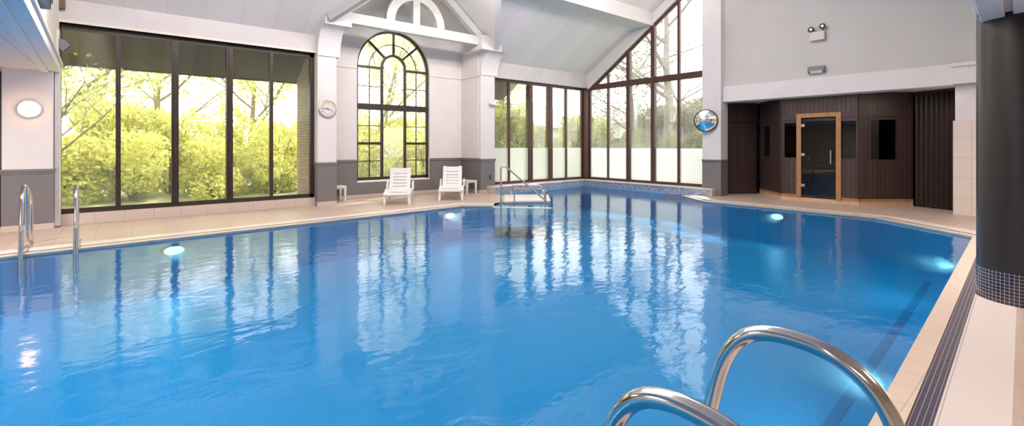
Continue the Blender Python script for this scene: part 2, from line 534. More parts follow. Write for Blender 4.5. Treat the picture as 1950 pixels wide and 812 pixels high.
WC, WM, WG = 0.125, 0.225, 0.50
def band(mb, fn, d0, d1, z0=-0.06, z1=0.0):
    a = fn(d0); b = fn(d1)
    for i in range(len(a) - 1):
        q = [a[i], a[i + 1], b[i + 1], b[i]]
        mb.hexa([(x, y, z0) for x, y in q], [(x, y, z1) for x, y in q])
    return mb
n = 0
for fn, side in ((offN, 'window'), (offR, 'sauna')):
    for d0, d1, mt, what, z1 in ((0.0, WC, 'coping', 'beige tiled coping along the pool edge', 0.0), (WC, WM, 'navy', 'navy mosaic gutter strip behind the coping', -0.006), (WM, WG, 'grate', 'ribbed white overflow grating', 0.0)):
        n += 1
        side_txt = 'below the tall windows' if side == 'window' else 'running past the dark column and sauna'
        struct(band(MB(), fn, d0, d1, -0.06, z1).build(f'trim_{n}', M[mt]), f'{what} {side_txt}', 'pool edge')

# deck with the pool cut out
outer = [(-8.0, -5.0), (16.2, -5.0), (16.2, 6.95), (13.5, 6.95), (13.5, 12.0), (9.2, 12.0), (8.9, 12.85), (3.2, 12.85), (3.2, 12.0), (-8.0, 12.0)]
hole = offR(WG) + [(12.86, 7.1), (12.82, 11.4), (8.45, 11.1), (8.44, 10.6), (9.43, 9.8), (8.46, 8.7), (7.42, 9.34)] + list(reversed(offN(WG)))
hole[0] = (-7.99, hole[0][1]); hole[-1] = (-7.99, hole[-1][1])
mb = MB()
allp = [Vector((*p, 0)) for p in outer] + [Vector((*p, 0)) for p in hole]
tri = tessellate_polygon([[Vector((*p, 0)) for p in outer], [Vector((*p, 0)) for p in hole]])
mb.add(allp, [tuple(t) for t in tri])
mb.add([(p.x, p.y, -0.10) for p in allp], [tuple(reversed(t)) for t in tri])
struct(mb.build('floor', M['deck']), 'beige tiled deck around the pool', 'floor')

DEPTH = -0.80
mb = MB()
tri = tessellate_polygon([[Vector((*p, 0)) for p in WATER]])
nw = len(WATER)
mb.add([(x, y, DEPTH) for x, y in WATER], [tuple(t) for t in tri])
mb.add([(x, y, DEPTH - 0.1) for x, y in WATER], [tuple(t) for t in tri])
mb.mi = 1
for i in range(nw):
    (x0, y0), (x1, y1) = WATER[i], WATER[(i + 1) % nw]
    mb.add([(x0, y0, DEPTH), (x1, y1, DEPTH), (x1, y1, -0.012), (x0, y0, -0.012)], [(0, 1, 2, 3)])
basin = struct(mb.build('floor_pool', [M['pooltile'], M['poolwall']]), 'pale blue tiled pool basin under the water', 'pool')
def near(x, d): return 0.538 + 0.0473 * x + d
mb = MB()
mb.hexa([(1.0, near(1, .46), DEPTH), (10.2, near(10.2, .46), DEPTH), (10.2, near(10.2, .55), DEPTH), (1.0, near(1, .55), DEPTH)],
        [(1.0, near(1, .46), DEPTH + .004), (10.2, near(10.2, .46), DEPTH + .004), (10.2, near(10.2, .55), DEPTH + .004), (1.0, near(1, .55), DEPTH + .004)])
mb.build('lane_line', M['poolline'], basin)

# water body: rippled top, clear sides and underside
mb = MB()
wi = [(x, y) for x, y in WATER]
mb.add([(x, y, -0.04) for x, y in wi], [tuple(t) for t in tri])
mb.mi = 1
mb.add([(x, y, DEPTH + 0.012) for x, y in wi], [tuple(reversed(t)) for t in tri])
wo = mb.build('pool_water', [M['water'], M['clear']])
tag(wo, 'clear blue rippled water filling the swimming pool', 'water', kind='stuff')

# entry ledge and white step platform
st = sroot('floor_step', 'white tiled entry platform beside the slanted steel handrail', 'step')
mb = MB()
mb.prism([(7.42, 9.34), (8.46, 8.7), (9.43, 9.8), (8.44, 10.6)], 'z', -0.5, 0.025)
mb.build('platform', M['step'], st)
mb = MB()
mb.prism([(7.40, 9.33), (8.45, 8.69), (7.69, 7.90), (6.75, 8.93)], 'z', -0.5, -0.10)
mb.build('ledge', M['pooltile'], st)
mb = MB()
a = Vector((6.73, 8.92, 0)); b = Vector((7.69, 7.88, 0)); nn = Vector((0.73, 0.68, 0)) * 0.10
mb.hexa([a + Vector((0, 0, -.2)), b + Vector((0, 0, -.2)), b + nn + Vector((0, 0, -.2)), a + nn + Vector((0, 0, -.2))],
        [a + Vector((0, 0, -.03)), b + Vector((0, 0, -.03)), b + nn + Vector((0, 0, -.03)), a + nn + Vector((0, 0, -.03))])
mb.build('edge_strip', M['step'], st)

# ================================================================ WALLS, WINDOWS
YW = 11.8
TOPZ = 3.69
def framebox(mb, x0, x1, z0, z1, y=YW, d=0.05):
    mb.box(x0, x1, y - d, y + d, z0, z1)

# --- window 1: five tall lights on the garden
w1 = sroot('window_1', 'tall five-light dark framed window looking onto the garden hedge', 'window')
xs = [-1.04, -0.206, 0.686, 1.652, 2.485, 3.37]
mb = MB(); framebox(mb, -1.08, 3.42, TOPZ - 0.09, TOPZ, d=0.05); framebox(mb, -1.08, 3.42, 0.2, 0.29, d=0.05)
framebox(mb, -1.08, -1.0, 0.2, TOPZ, d=0.05); framebox(mb, 3.33, 3.42, 0.2, TOPZ, d=0.05)
mb.build('window_frame', M['frame'], w1)
for x, w in ((-0.206, .038), (0.686, .06), (1.652, .06), (2.485, .035)):
    mb = MB(); framebox(mb, x - w, x + w, 0.29, TOPZ - 0.09, d=0.055 if w < .05 else 0.09)
    if w > .05:
        framebox(mb, x - w * 0.35, x + w * 0.35, 0.29, TOPZ - 0.09, y=YW - 0.09, d=0.02)
    mb.build('mullion', M['frame'], w1)
for a, b in zip(xs, xs[1:]):
    MB().box(a, b, YW - .004, YW + .004, 0.25, TOPZ - .05).build('pane', M['pane'], w1)

# --- window 3: short glazing beside the far corner
w3 = sroot('window_3', 'brown framed glazing with frosted lower panes left of the far corner', 'window')
xs3 = [8.7, 9.55, 10.47, 11.415, 12.24, 13.12]
mb = MB(); framebox(mb, 8.7, 13.2, 3.53, 3.62); framebox(mb, 8.7, 13.2, 0.2, 0.29)
mb.build('window_frame', M['frame2'], w3)
for x, w in ((9.55, .035), (10.47, .075), (11.415, .075), (12.24, .035), (13.1, .04)):
    mb = MB(); framebox(mb, x - w, x + w, 0.29, 3.53, d=0.05 if w < .05 else 0.10)
    mb.build('mullion', M['frame2'], w3)
for i, (a, b) in enumerate(zip(xs3, xs3[1:])):
    MB().box(a, b, YW - .004, YW + .004, 0.25, 3.57).build('pane', M['pane'], w3)
    MB().box(a, b, YW - .012, YW - .006, 0.27, 1.38).build('frosted_film', M['frost'], w3, label='frosted white lower pane')

# corner post
MB().box(13.12, 13.36, 11.56, 11.86, 0.0, 3.62).build('trim_7', M['frame2'], bevel=0.006, label='red brown square post in the far glazed corner', category='post', kind='structure')

# --- window 4: gable window
XE = 13.3
def gz(y): return 3.60 + 0.683 * (11.52 - y)
w4 = sroot('window_4', 'tall gable window with sloping top and frosted lower panes facing bare trees', 'window')
mb = MB()
YA, YB = 7.0, 11.56
mb.box(XE - .05, XE + .05, YA, YB, 0.2, 0.29)
mb.box(XE - .07, XE + .06, YA, YB, 3.53, 3.72)
mb.prism([(YB, gz(YB) - .1), (YA, gz(YA) - .1), (YA, gz(YA)), (YB, gz(YB))], 'x', XE - .05, XE + .05)
mb.box(XE - .05, XE + .05, YB - .06, YB, 0.2, gz(YB))
mb.build('window_frame', M['frame2'], w4)
for y, w in ((10.68, .034), (9.77, .07), (8.79, .07), (7.89, .04)):
    d = .045 if w < .05 else .10
    MB().box(XE - d, XE + .05, y - w, y + w, 0.29, gz(y) - .08).build('mullion', M['frame2'], w4)
ys = [YB, 10.68, 9.77, 8.79, 7.89, YA]
for a, b in zip(ys, ys[1:]):
    MB().box(XE - .004, XE + .004, b, a, 0.25, 3.6).build('pane', M['fogpane'], w4)
    MB().prism([(a, 3.62), (b, 3.62), (b, gz(b) - .05), (a, gz(a) - .05 if a < 11.5 else 3.63)], 'x', XE - .004, XE + .004).build('pane', M['pane'], w4)
    MB().box(XE - .012, XE - .006, b, a, 0.27, 1.37).build('frosted_film', M['frost'], w4, label='frosted white lower pane')

# --- window 2: arched bay window
XC, RW, ZS, YB2 = 5.92, 1.13, 3.66, 12.55
w2 = sroot('window_2', 'arched brown framed window with fan light behind the sun loungers', 'window')
def arcpts(r, a0, a1, k, cx=XC, cz=ZS):
    return [(cx + r * math.cos(a0 + (a1 - a0) * i / k), cz + r * math.sin(a0 + (a1 - a0) * i / k)) for i in range(k + 1)]
def arcbar(mb, r, w, a0=0.0, a1=PI, k=28, d=.035, cz=ZS, y=YB2 + .12):
    o = arcpts(r + w, a0, a1, k, cz=cz); i = arcpts(r - w, a0, a1, k, cz=cz)
    for j in range(k):
        mb.prism([o[j], o[j + 1], i[j + 1], i[j]], 'y', y - d, y + d)
def vbar(mb, x, w, z0, z1, d=.035, y=YB2 + .12): mb.box(x - w, x + w, y - d, y + d, z0, z1)
def hbar(mb, x0, x1, z, w, d=.035, y=YB2 + .12): mb.box(x0, x1, y - d, y + d, z - w, z + w)
RI = 0.36
mb = MB()
arcbar(mb, RW - .03, .035)
vbar(mb, XC - RW + .03, .035, .48, ZS); vbar(mb, XC + RW - .03, .035, .48, ZS)
hbar(mb, XC - RW, XC + RW, .52, .045)
hbar(mb, XC - RW, XC + RW, 2.56, .085, d=.05)
mb.build('window_frame', M['frame'], w2)
ZI = 3.72
for mbn in ('mullion',):
    for sx in (-1, 1):
        mb = MB(); vbar(mb, XC + sx * RI, .035, .56, ZI, d=.033); mb.build('mullion', M['frame'], w2)
mb = MB(); arcbar(mb, RI, .035, cz=ZI, d=.033); mb.build('inner_arch', M['frame'], w2)
for a in (45, 90, 135):
    a = math.radians(a); r0, r1 = RI + .02, RW - .03
    p0 = Vector((XC + r0 * math.cos(a), 0, ZI + r0 * math.sin(a))); p1 = Vector((XC + r1 * math.cos(a), 0, ZS + r1 * math.sin(a)))
    t = (p1 - p0).normalized(); q = Vector((-t.z, 0, t.x)) * .03
    MB().prism([((p0 + q).x, (p0 + q).z), ((p1 + q).x, (p1 + q).z), ((p1 - q).x, (p1 - q).z), ((p0 - q).x, (p0 - q).z)], 'y', YB2 + .088, YB2 + .152).build('mullion', M['frame'], w2)
for sx in (-1, 1):
    a, b = sorted((XC + sx * RI, XC + sx * (RW - .03)))
    mb = MB(); hbar(mb, a, b, ZS + .02, .035, d=.034); mb.build('transom', M['frame'], w2)
    mb = MB(); hbar(mb, a, b, 1.52, .035, d=.034); mb.build('transom', M['frame'], w2)
    mb = MB(); c = (a + b) / 2
    vbar(mb, c, .011, .56, 2.48, d=.015); vbar(mb, c, .011, 2.64, ZS, d=.015)
    for z in (1.02, 2.02, 3.14): hbar(mb, a, b, z, .011, d=.015)
    mb.build('glazing_bars', M['frame'], w2)
mb = MB(); arcbar(mb, 0.74, .011, d=.015); mb.build('glazing_bars', M['frame'], w2)
mb = MB()
poly = [(XC - RW + .03, .5)] + [(XC + RW - .03, .5)] + arcpts(RW - .04, 0, PI, 30)
mb.prism(poly, 'y', YB2 + .117, YB2 + .123); mb.build('pane', M['pane'], w2)

# --- ceiling geometry
def cz(y): return 4.13 + 0.605 * (11.6 - y)
RIDGE = 6.0
ZR = 6.5; DP = 0.8; HW = 2.45; DX = 6.0
YV0 = 11.6 - (ZR - DP * HW - 4.13) / 0.605
YV1 = 11.6 - (ZR - 4.13) / 0.605
zV = ZR - DP * HW

# north wall: frieze above the windows, window head, reveals
mb = MB()
mb.box(-1.2, 3.45, 11.62, 12.0, TOPZ, 4.4)
mb.box(8.55, 13.5, 11.62, 12.0, 3.62, 4.4)
struct(mb.build('wall_north', M['frieze']), 'plain frieze wall above the north windows', 'wall')
MB().box(-1.08, 3.43, 11.60, 11.75, TOPZ - .0, TOPZ + .05).build('trim_8', M['cream'], label='window head strip toned pale as if lit above the five-light window', category='trim', kind='structure')  # cream tone stands in for yellowish light on the window head lip
# curb under window 1
mb = MB(); mb.box(-1.10, 3.45, 11.66, 11.95, 0, 0.2)
struct(mb.build('baseboard_north', M['curb'], bevel=.004), 'low beige tiled curb under the five-light window', 'curb')

# bay walls
bay = sroot('wall_bay', 'white recessed bay wall around the arched window', 'wall')
mb = MB()
hole_ = [(XC - RW, .46), (XC + RW, .46)] + arcpts(RW, 0, PI, 36)
outer_ = [(3.55, 0.0), (8.45, 0.0), (8.45, 4.62), (6.0, 6.58), (3.55, 4.62)]
allp = [Vector((x, z, 0)) for x, z in outer_ + hole_]
tri2 = tessellate_polygon([[Vector((x, z, 0)) for x, z in outer_], [Vector((x, z, 0)) for x, z in hole_]])
mb.add([(p.x, YB2, p.y) for p in allp], [tuple(t) for t in tri2])
mb.add([(p.x, YB2 + .3, p.y) for p in allp], [tuple(t) for t in tri2])
no = len(hole_)
for i in range(no):
    (x0, z0), (x1, z1) = hole_[i], hole_[(i + 1) % no]
    mb.add([(x0, YB2, z0), (x1, YB2, z1), (x1, YB2 + .3, z1), (x0, YB2 + .3, z0)], [(0, 1, 2, 3)])
mb.build('plaster', M['white'], bay)
def wainscot(mb, x0, x1, y, z0, z1): mb.box(x0, x1, y - .012, y + .01, z0, z1)
mb = MB(); wainscot(mb, 3.86, XC - RW, YB2, .1, 1.02); wainscot(mb, XC + RW, 8.2, YB2, .1, 1.02); wainscot(mb, XC - RW, XC + RW, YB2, .1, .45)
mb.box(8.188, 8.2, 11.5, YB2, .1, 1.02)
mb.build('wainscot', M['grey'], bay, label='dark grey painted wainscot')
mb = MB()
for a, b in ((3.86, XC - RW), (XC + RW, 8.18)):
    mb.box(a, b, YB2 - .04, YB2, 1.0, 1.07)
mb.box(8.16, 8.2, 11.5, YB2, 1.0, 1.07)
mb.build('dado_rail', M['grey'], bay, bevel=.01)
mb = MB(); mb.box(3.86, 8.18, YB2 - .025, YB2, 0, .1); mb.box(8.175, 8.2, 11.52, YB2, 0, .1)
mb.build('tile_skirting', M['curb'], bay)
mb = MB()
mb.box(3.86, XC - RW - .02, YB2 - .03, YB2, 3.58, 3.62); mb.box(XC + RW + .02, 8.2, YB2 - .03, YB2, 3.58, 3.62); mb.box(8.17, 8.2, 11.5, YB2, 3.58, 3.62)
mb.build('string_course', M['white'], bay, bevel=.004)
mb = MB(); mb.box(XC - RW + .01, XC + RW - .01, YB2 - .02, YB2 + .1, .43, .47); mb.build('sill', M['white'], bay)
mb = MB(); mb.box(8.2, 8.5, 11.6, 12.86, 0, 4.7); mb.box(3.55, 3.88, 11.6, 12.86, 0, 4.7)
mb.build('side_wall', M['white'], bay)

# pilasters with a dado rail and a flared corbel
def pilaster(name, label, x0, x1, yf, yb, ztop, zf, flare, upper=None, cb_x1=0.08):
    r = sroot(name, label, 'pillar')
    MB().box(x0, x1, yf, yb, 1.04, zf).build('shaft', M['white'], r, bevel=.006)
    MB().box(x0 - .006, x1 + .006, yf - .006, yb, .1, 1.0).build('wainscot', M['grey'], r, bevel=.004, label='dark grey painted wainscot')
    mb = MB(); mb.box(x0 - .03, x1 + .03, yf - .03, yb, 1.0, 1.05); mb.box(x0 - .018, x1 + .018, yf - .018, yb, .965, 1.0)
    mb.build('dado_rail', M['grey'], r, bevel=.008)
    MB().box(x0 - .012, x1 + .012, yf - .012, yb, 0, .1).build('tile_skirting', M['curb'], r, bevel=.003)
    if flare:
        prof = [(yb, zf), (yf - .03, zf)]
        for i in range(1, 11):
            t = i / 10 * PI / 2
            prof.append((yf - .03 - flare * (1 - math.cos(t)), zf + (ztop - zf) * math.sin(t)))
        prof += [(yb, ztop)]
        MB().prism(prof, 'x', x0 - .0, x1 + cb_x1).build('corbel', M['white'], r)
    return r
pL = pilaster('pillar_1', 'white pilaster with grey base carrying the wall clock', 3.43, 3.88, 11.5, 12.0, 4.30, 3.62, .46)
pR = pilaster('pillar_2', 'white pilaster with grey base right of the arched bay', 8.22, 8.76, 11.5, 12.0, 4.30, 3.62, .46)
MB().box(3.46, 4.08, 11.02, 12.0, 4.30, 4.72).build('cap_block', M['beam'], pL)
MB().box(7.92, 8.66, 11.02, 12.0, 4.30, 4.72).build('cap_block', M['beam'], pR)

# left pier under the gallery
p3 = pilaster('pillar_3', 'white pier with grey base and glowing round wall lamp', -1.68, -1.07, 11.36, 12.0, 2.8, 2.86, 0)
MB().box(-1.06, -1.0, 11.50, 11.78, 0.02, 2.9).build('trim_9', M['white'], label='narrow white strip between the lamp pier and window', category='trim', kind='structure')

# east column and wall
p4 = pilaster('pillar_4', 'tall white column with grey base behind the convex mirror', 0, 1, 0, 1, 2.8, 2.86, 0)
for c in [q for q in COL.objects if q.parent == p4]:
    bpy.data.objects.remove(c)
MB().box(13.1, 13.52, 6.46, 7.02, 1.04, 7.4).build('shaft', M['white'], p4, bevel=.006)
MB().box(13.094, 13.526, 6.454, 7.02, 0, 1.0).build('wainscot', M['grey'], p4, label='dark grey painted wainscot')
mb = MB(); mb.box(13.06, 13.53, 6.42, 7.03, 1.0, 1.05); mb.build('dado_rail', M['grey'], p4, bevel=.008)

mb = MB()
mb.box(13.32, 13.6, -5, 6.47, 2.70, 7.6)
we = struct(mb.build('wall_east', M['upper']), 'grey white upper wall above the sauna recess', 'wall')
MB().box(13.22, 13.6, 1.60, 6.45, 2.72, 3.16).build('lintel', M['white'], we, bevel=.004, label='white painted lintel beam')
# gable board above the sloping glass
mb = MB()
def wz(y): return gz(y) + 0.0
mb.prism([(11.7, gz(11.7)), (6.9, gz(6.9)), (6.9, cz(6.9) + .3), (11.7, cz(11.7) + .3)], 'x', 13.2, 13.5)
struct(mb.build('wall_gable', M['beam']), 'white sloping board above the gable window', 'wall')
mb = MB(); mb.prism([(11.6, gz(11.6) - .01), (7.0, gz(7.0) - .01), (7.0, gz(7.0) + .035), (11.6, gz(11.6) + .035)], 'x', 13.17, 13.3)
struct(mb.build('trim_10', M['white']), 'thin white strip along the sloping window top', 'trim')
# right pier, tiled
p5 = sroot('pillar_5', 'pale tiled pier at the right end of the sauna recess', 'pillar')
MB().box(13.38, 13.7, -1.5, 1.62, 0, 1.98).build('tile_facing', M['walltile'], p5)
MB().box(13.40, 13.7, -1.5, 1.59, 1.98, 2.78).build('shaft', M['white'], p5)
MB().box(13.22, 13.7, -1.5, 1.60, 2.74, 3.1).build('shaft', M['white'], p5)
MB().box(13.16, 13.7, -1.5, 1.64, 3.1, 3.17).build('ledge', M['white'], p5, bevel=.004)
MB().box(13.24, 13.7, -1.5, 1.56, 3.17, 5.0).build('shaft', M['upper'], p5)

# kerb with mosaic in front of the far glazing
kb = sroot('baseboard_east', 'low mosaic kerb under the frosted far windows', 'kerb')
mb = MB(); mb.box(12.85, 13.36, 6.64, 11.5, -0.3, 0.185)
mb.build('mosaic_facing', M['kerbmos'], kb)
mb = MB(); mb.prism([(8.47, 11.11), (12.9, 11.41), (12.9, 11.9), (8.47, 11.9)], 'z', -0.3, 0.185)
mb.build('mosaic_facing', M['kerbmosx'], kb)
mb = MB(); mb.prism([(8.45, 11.09), (12.82, 11.39), (12.83, 6.62), (13.4, 6.62), (13.4, 11.95), (8.45, 11.95)], 'z', 0.185, 0.205)
mb.build('kerb_top', M['step'], kb)
mb = MB(); mb.box(12.84, 13.08, 6.60, 6.64, 0, 0.19); mb.box(8.44, 8.465, 11.1, 11.5, 0, 0.19)
mb.build('kerb_end', M['curb'], kb)

# --- ceilings
TK = 0.16
def roofpoly(mb, pts): mb.slab(pts, TK)
mb = MB()
def C(x, y): return (x, y, cz(y))
mb.slab([C(-1.3, 11.75), C(3.45, 11.75), (DX - HW, YV0, zV), (DX, YV1, ZR), C(DX, RIDGE), C(-1.3, RIDGE)], TK)
mb.slab([C(8.55, 11.75), C(13.5, 11.75), C(13.5, RIDGE), C(DX, RIDGE), (DX, YV1, ZR), (DX + HW, YV0, zV)], TK)
zr = cz(RIDGE)
def C2(x, y): return (x, y, zr - 0.605 * (RIDGE - y))
mb.slab([C2(-1.3, RIDGE), C2(13.6, RIDGE), C2(13.6, 0.2), C2(-1.3, 0.2)], TK)
struct(mb.build('ceiling', M['ceil']), 'white boarded sloping ceiling over the pool', 'ceiling')
mb = MB()
for sx in (-1, 1):
    mb.slab([(DX + sx * HW, YV0, zV), (DX, YV1, ZR), (DX, 12.9, ZR), (DX + sx * HW, 12.9, zV)], TK)
struct(mb.build('ceiling_bay', M['ceil2']), 'white boarded pitched ceiling of the arched bay', 'ceiling')
# valley beams
def beam(mb, a, b, w, h, up=Vector((0, 0, 1))):
    a = Vector(a); b = Vector(b); t = (b - a).normalized(); s_ = t.cross(up).normalized() * w / 2; u_ = s_.cross(t).normalized() * h / 2
    q = [(-1, -1), (1, -1), (1, 1), (-1, 1)]
    mb.hexa([a + s_ * i + u_ * j for i, j in q], [b + s_ * i + u_ * j for i, j in q])
for i, sx in enumerate((-1, 1)):
    a = (DX + sx * HW, YV0 + .05, zV - .08); b = (DX, YV1, ZR - .08)
    mb = MB(); beam(mb, a, b, .15, .24)
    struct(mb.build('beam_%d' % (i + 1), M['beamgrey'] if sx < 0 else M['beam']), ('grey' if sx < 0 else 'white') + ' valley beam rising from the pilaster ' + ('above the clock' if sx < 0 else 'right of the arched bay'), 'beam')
# boxed purlin
mb = MB(); mb.prism([(9.48, cz(9.48) + .02), (9.48, cz(9.48) - .01), (8.78, cz(9.48) - .01), (8.78, cz(8.78) + .05)], 'x', -1.2, 13.3)
struct(mb.build('beam_3', M['beam']), 'boxed white beam running under the sloping ceiling to the gable', 'beam')

# decorative truss in front of the bay
tr_ = sroot('beam_4', 'white decorative roof truss with fan arch above the arched window', 'beam')
YT = 11.2
MB().box(4.02, 7.98, YT - .0, YT + .2, 4.45, 4.71).build('tie_beam', M['beam'], tr_, bevel=.004)
MB().box(5.81, 6.01, YT + .01, YT + .19, 4.71, 6.4).build('king_post', M['beam'], tr_)
mb = MB()
o = arcpts(.86, 0, PI, 32, 5.91, 4.71); i_ = arcpts(.63, 0, PI, 32, 5.91, 4.71)
for j in range(32):
    mb.prism([o[j], o[j + 1], i_[j + 1], i_[j]], 'y', YT + .005, YT + .195)
mb.build('fan_arch', M['beam'], tr_)
for sx in (-1, 1):
    mb = MB(); beam(mb, (6.0 + sx * 2.0, YT + .1, 4.74), (6.0, YT + .1, 6.34), .2, .2)
    mb.build('rafter', M['beam'], tr_)

# --- gallery on the left: upper wall, fascia, tiled soffit
def gx(y): return -1.0 + 0.0432 * (11.8 - y)
mb = MB()
mb.hexa([(gx(11.7) - .12, 11.7, 2.85), (gx(0) - .12, 0.2, 2.85), (gx(0) - .02, 0.2, 2.85), (gx(11.7) - .02, 11.7, 2.85)],
        [(gx(11.7) - .12, 11.7, 4.2), (gx(0) - .12, 0.2, 7.6), (gx(0) - .02, 0.2, 7.6), (gx(11.7) - .02, 11.7, 4.2)])
mb = MB()
prof = [(11.66, 2.86), (0.2, 2.86), (0.2, 4.3), (6.0, 7.55), (11.66, 4.15)]
def gw(mb, prof, off0, off1):
    n_ = len(prof)
    vs = [(gx(y) + off0, y, z) for y, z in prof] + [(gx(y) + off1, y, z) for y, z in prof]
    tris = tessellate_polygon([[Vector((y, z, 0)) for y, z in prof]])
    mb.add(vs, [tuple(t) for t in tris] + [tuple(i + n_ for i in t) for t in tris] + [(i, (i + 1) % n_, (i + 1) % n_ + n_, i + n_) for i in range(n_)])
gw(mb, prof, -.14, -.02)
struct(mb.build('wall_west', M['cream']), 'cream upper wall above the low gallery on the left', 'wall')
mb = MB()
gw(mb, [(11.64, 2.76), (0.2, 2.76), (0.2, 2.90), (11.64, 2.90)], -.16, .0)
gw(mb, [(11.64, 2.90), (0.2, 2.90), (0.2, 2.95), (11.64, 2.95)], -.10, .03)
gw(mb, [(11.64, 2.73), (0.2, 2.73), (0.2, 2.78), (11.64, 2.78)], -.24, -.14)
struct(mb.build('trim_11', M['white'], bevel=.01), 'moulded white fascia along the left gallery edge', 'trim')
mb = MB(); mb.hexa([(-8, 0.2, 2.76), (gx(0.2) - .15, 0.2, 2.76), (gx(12) - .15, 12.0, 2.76), (-8, 12.0, 2.76)],
                   [(-8, 0.2, 2.86), (gx(0.2) - .15, 0.2, 2.86), (gx(12) - .15, 12.0, 2.86), (-8, 12.0, 2.86)])
struct(mb.build('ceiling_gallery', M['gridceil'], rot=None), 'low tiled gallery ceiling at the left', 'ceiling')
mb = MB(); mb.box(-8, -1.66, 12.0, 12.15, 1.05, 2.8); mb.mi = 1; mb.box(-8, -1.66, 11.95, 12.15, 0.0, 1.05)
struct(mb.build('wall_gallery', [M['darkroom'], M['darkroom2']]), 'dark gallery wall left of the lamp pier', 'wall')
MB().box(-8.15, -8, -5, 12.1, 0, 2.9).build('wall_far_west', M['cream'], label='cream end wall of the gallery', category='wall', kind='structure')
# near side: low soffit, fascia, back wall
def sy(x): return near(x, -0.31)
mb = MB(); mb.hexa([(-8, -5, 2.67), (13.4, -5, 2.67), (13.4, sy(13.4) - .1, 2.67), (-8, sy(-8) - .1, 2.67)], [(-8, -5, 2.77), (13.4, -5, 2.77), (13.4, sy(13.4) - .1, 2.77), (-8, sy(-8) - .1, 2.77)])
struct(mb.build('ceiling_near', M['gridceil']), 'low pinkish gallery ceiling behind the dark column', 'ceiling')
mb = MB()
def nfas(mb, d0, d1, z0, z1):
    mb.hexa([(-1, sy(-1) + d0, z0), (13.3, sy(13.3) + d0, z0), (13.3, sy(13.3) + d1, z0), (-1, sy(-1) + d1, z0)],
            [(-1, sy(-1) + d0, z1), (13.3, sy(13.3) + d0, z1), (13.3, sy(13.3) + d1, z1), (-1, sy(-1) + d1, z1)])
nfas(mb, -.12, .04, 2.63, 2.95); nfas(mb, .04, .08, 2.72, 2.95); nfas(mb, -.24, -.17, 2.64, 2.70)
struct(mb.build('trim_12', M['white'], bevel=.008), 'white fascia along the near gallery edge above the column', 'trim')
mb = MB(); nfas(mb, -.12, .0, 2.95, 4.4)
struct(mb.build('wall_south', M['cream']), 'cream upper wall over the near gallery', 'wall')
MB().box(-8, 13.4, -5.15, -5, 0, 2.9).build('wall_back', M['cream'], label='cream wall at the back of the near gallery', category='wall', kind='structure')

# dark round column
cx_, cy_, cr_ = 6.47, 0.28, 0.335
p6 = sroot('pillar_6', 'dark graphite round column with navy mosaic base', 'pillar', (cx_, cy_, 0))
MB().lathe([(cr_, .29), (cr_, 2.70)], 64).build('shaft', M['pole'], p6, smooth=True)
mb = MB()
nn_ = 64; hgt = .295
# mosaic laid flat in its own coordinates so that tiles follow the curve
mb.lathe([(cr_ + .006, 0.0), (cr_ + .006, hgt)], nn_)
mos = mb.build('mosaic_base', M['colmos'], p6, smooth=True, label='navy mosaic band with pale grout')
# cylindrical coordinates for the mosaic material
mm = M['colmos']; T_ = mm.node_tree
tc_ = [q for q in T_.nodes if q.type == 'TEX_COORD'][0]; mp_ = [q for q in T_.nodes if q.type == 'MAPPING'][0]
sp_ = [q for q in T_.nodes if q.type == 'SEPXYZ'][0]; cb_ = [q for q in T_.nodes if q.type == 'COMBXYZ'][0]
at = T_.nodes.new('ShaderNodeMath'); at.operation = 'ARCTAN2'
T_.links.new(sp_.outputs[1], at.inputs[0]); T_.links.new(sp_.outputs[0], at.inputs[1])
ml = T_.nodes.new('ShaderNodeMath'); ml.operation = 'MULTIPLY'; ml.inputs[1].default_value = cr_
T_.links.new(at.outputs[0], ml.inputs[0]); T_.links.new(ml.outputs[0], cb_.inputs[0]); T_.links.new(sp_.outputs[2], cb_.inputs[1])

# ================================================================ SAUNA
SL, S1, S2, SR = Vector((14.6, 6.0, 0)), Vector((13.55, 5.03, 0)), Vector((13.55, 3.28, 0)), Vector((14.44, 2.45, 0))
sauna = thing('sauna_cabin', 'dark timber sauna cabin with smoked glass door and angled sides', 'sauna', (13.55, 4.15, 0))
RO = Vector(sauna.location)
def facet(a, b):
    """Local frame of a facet: x along the wall from a to b, y into the cabin, z up."""
    d = (b - a); ang = math.atan2(d.y, d.x)
    return a - RO, ang, d.length
def part(name, mb, mt, fr, **k):
    o, ang, ln = fr
    return mb.build(name, mt, sauna, loc=tuple(o), rot=(0, 0, ang), **k)
ZB, ZM, ZT = 0.17, 2.18, 2.76
def walled(mb, L_, z0, z1, wins, t=.05):
    """Panel 0..L_ with rectangular window gaps (x0,x1,z0,z1)."""
    x = 0
    for a, b, c, d in wins:
        mb.box(x, a, 0, t, z0, z1); mb.box(a, b, 0, t, z0, c); mb.box(a, b, 0, t, d, z1); x = b
    mb.box(x, L_, 0, t, z0, z1)
def crossfac(u_, a, b):
    r = (u_ - 975) / FPX
    dx, dy = r * math.sin(TH) + math.cos(TH), -r * math.cos(TH) + math.sin(TH)
    # a + t(b-a) = s(dx,dy)
    ex, ey = b.x - a.x, b.y - a.y
    t = (a.x * dy - a.y * dx) / (ey * dx - ex * dy)
    return t * math.hypot(ex, ey)
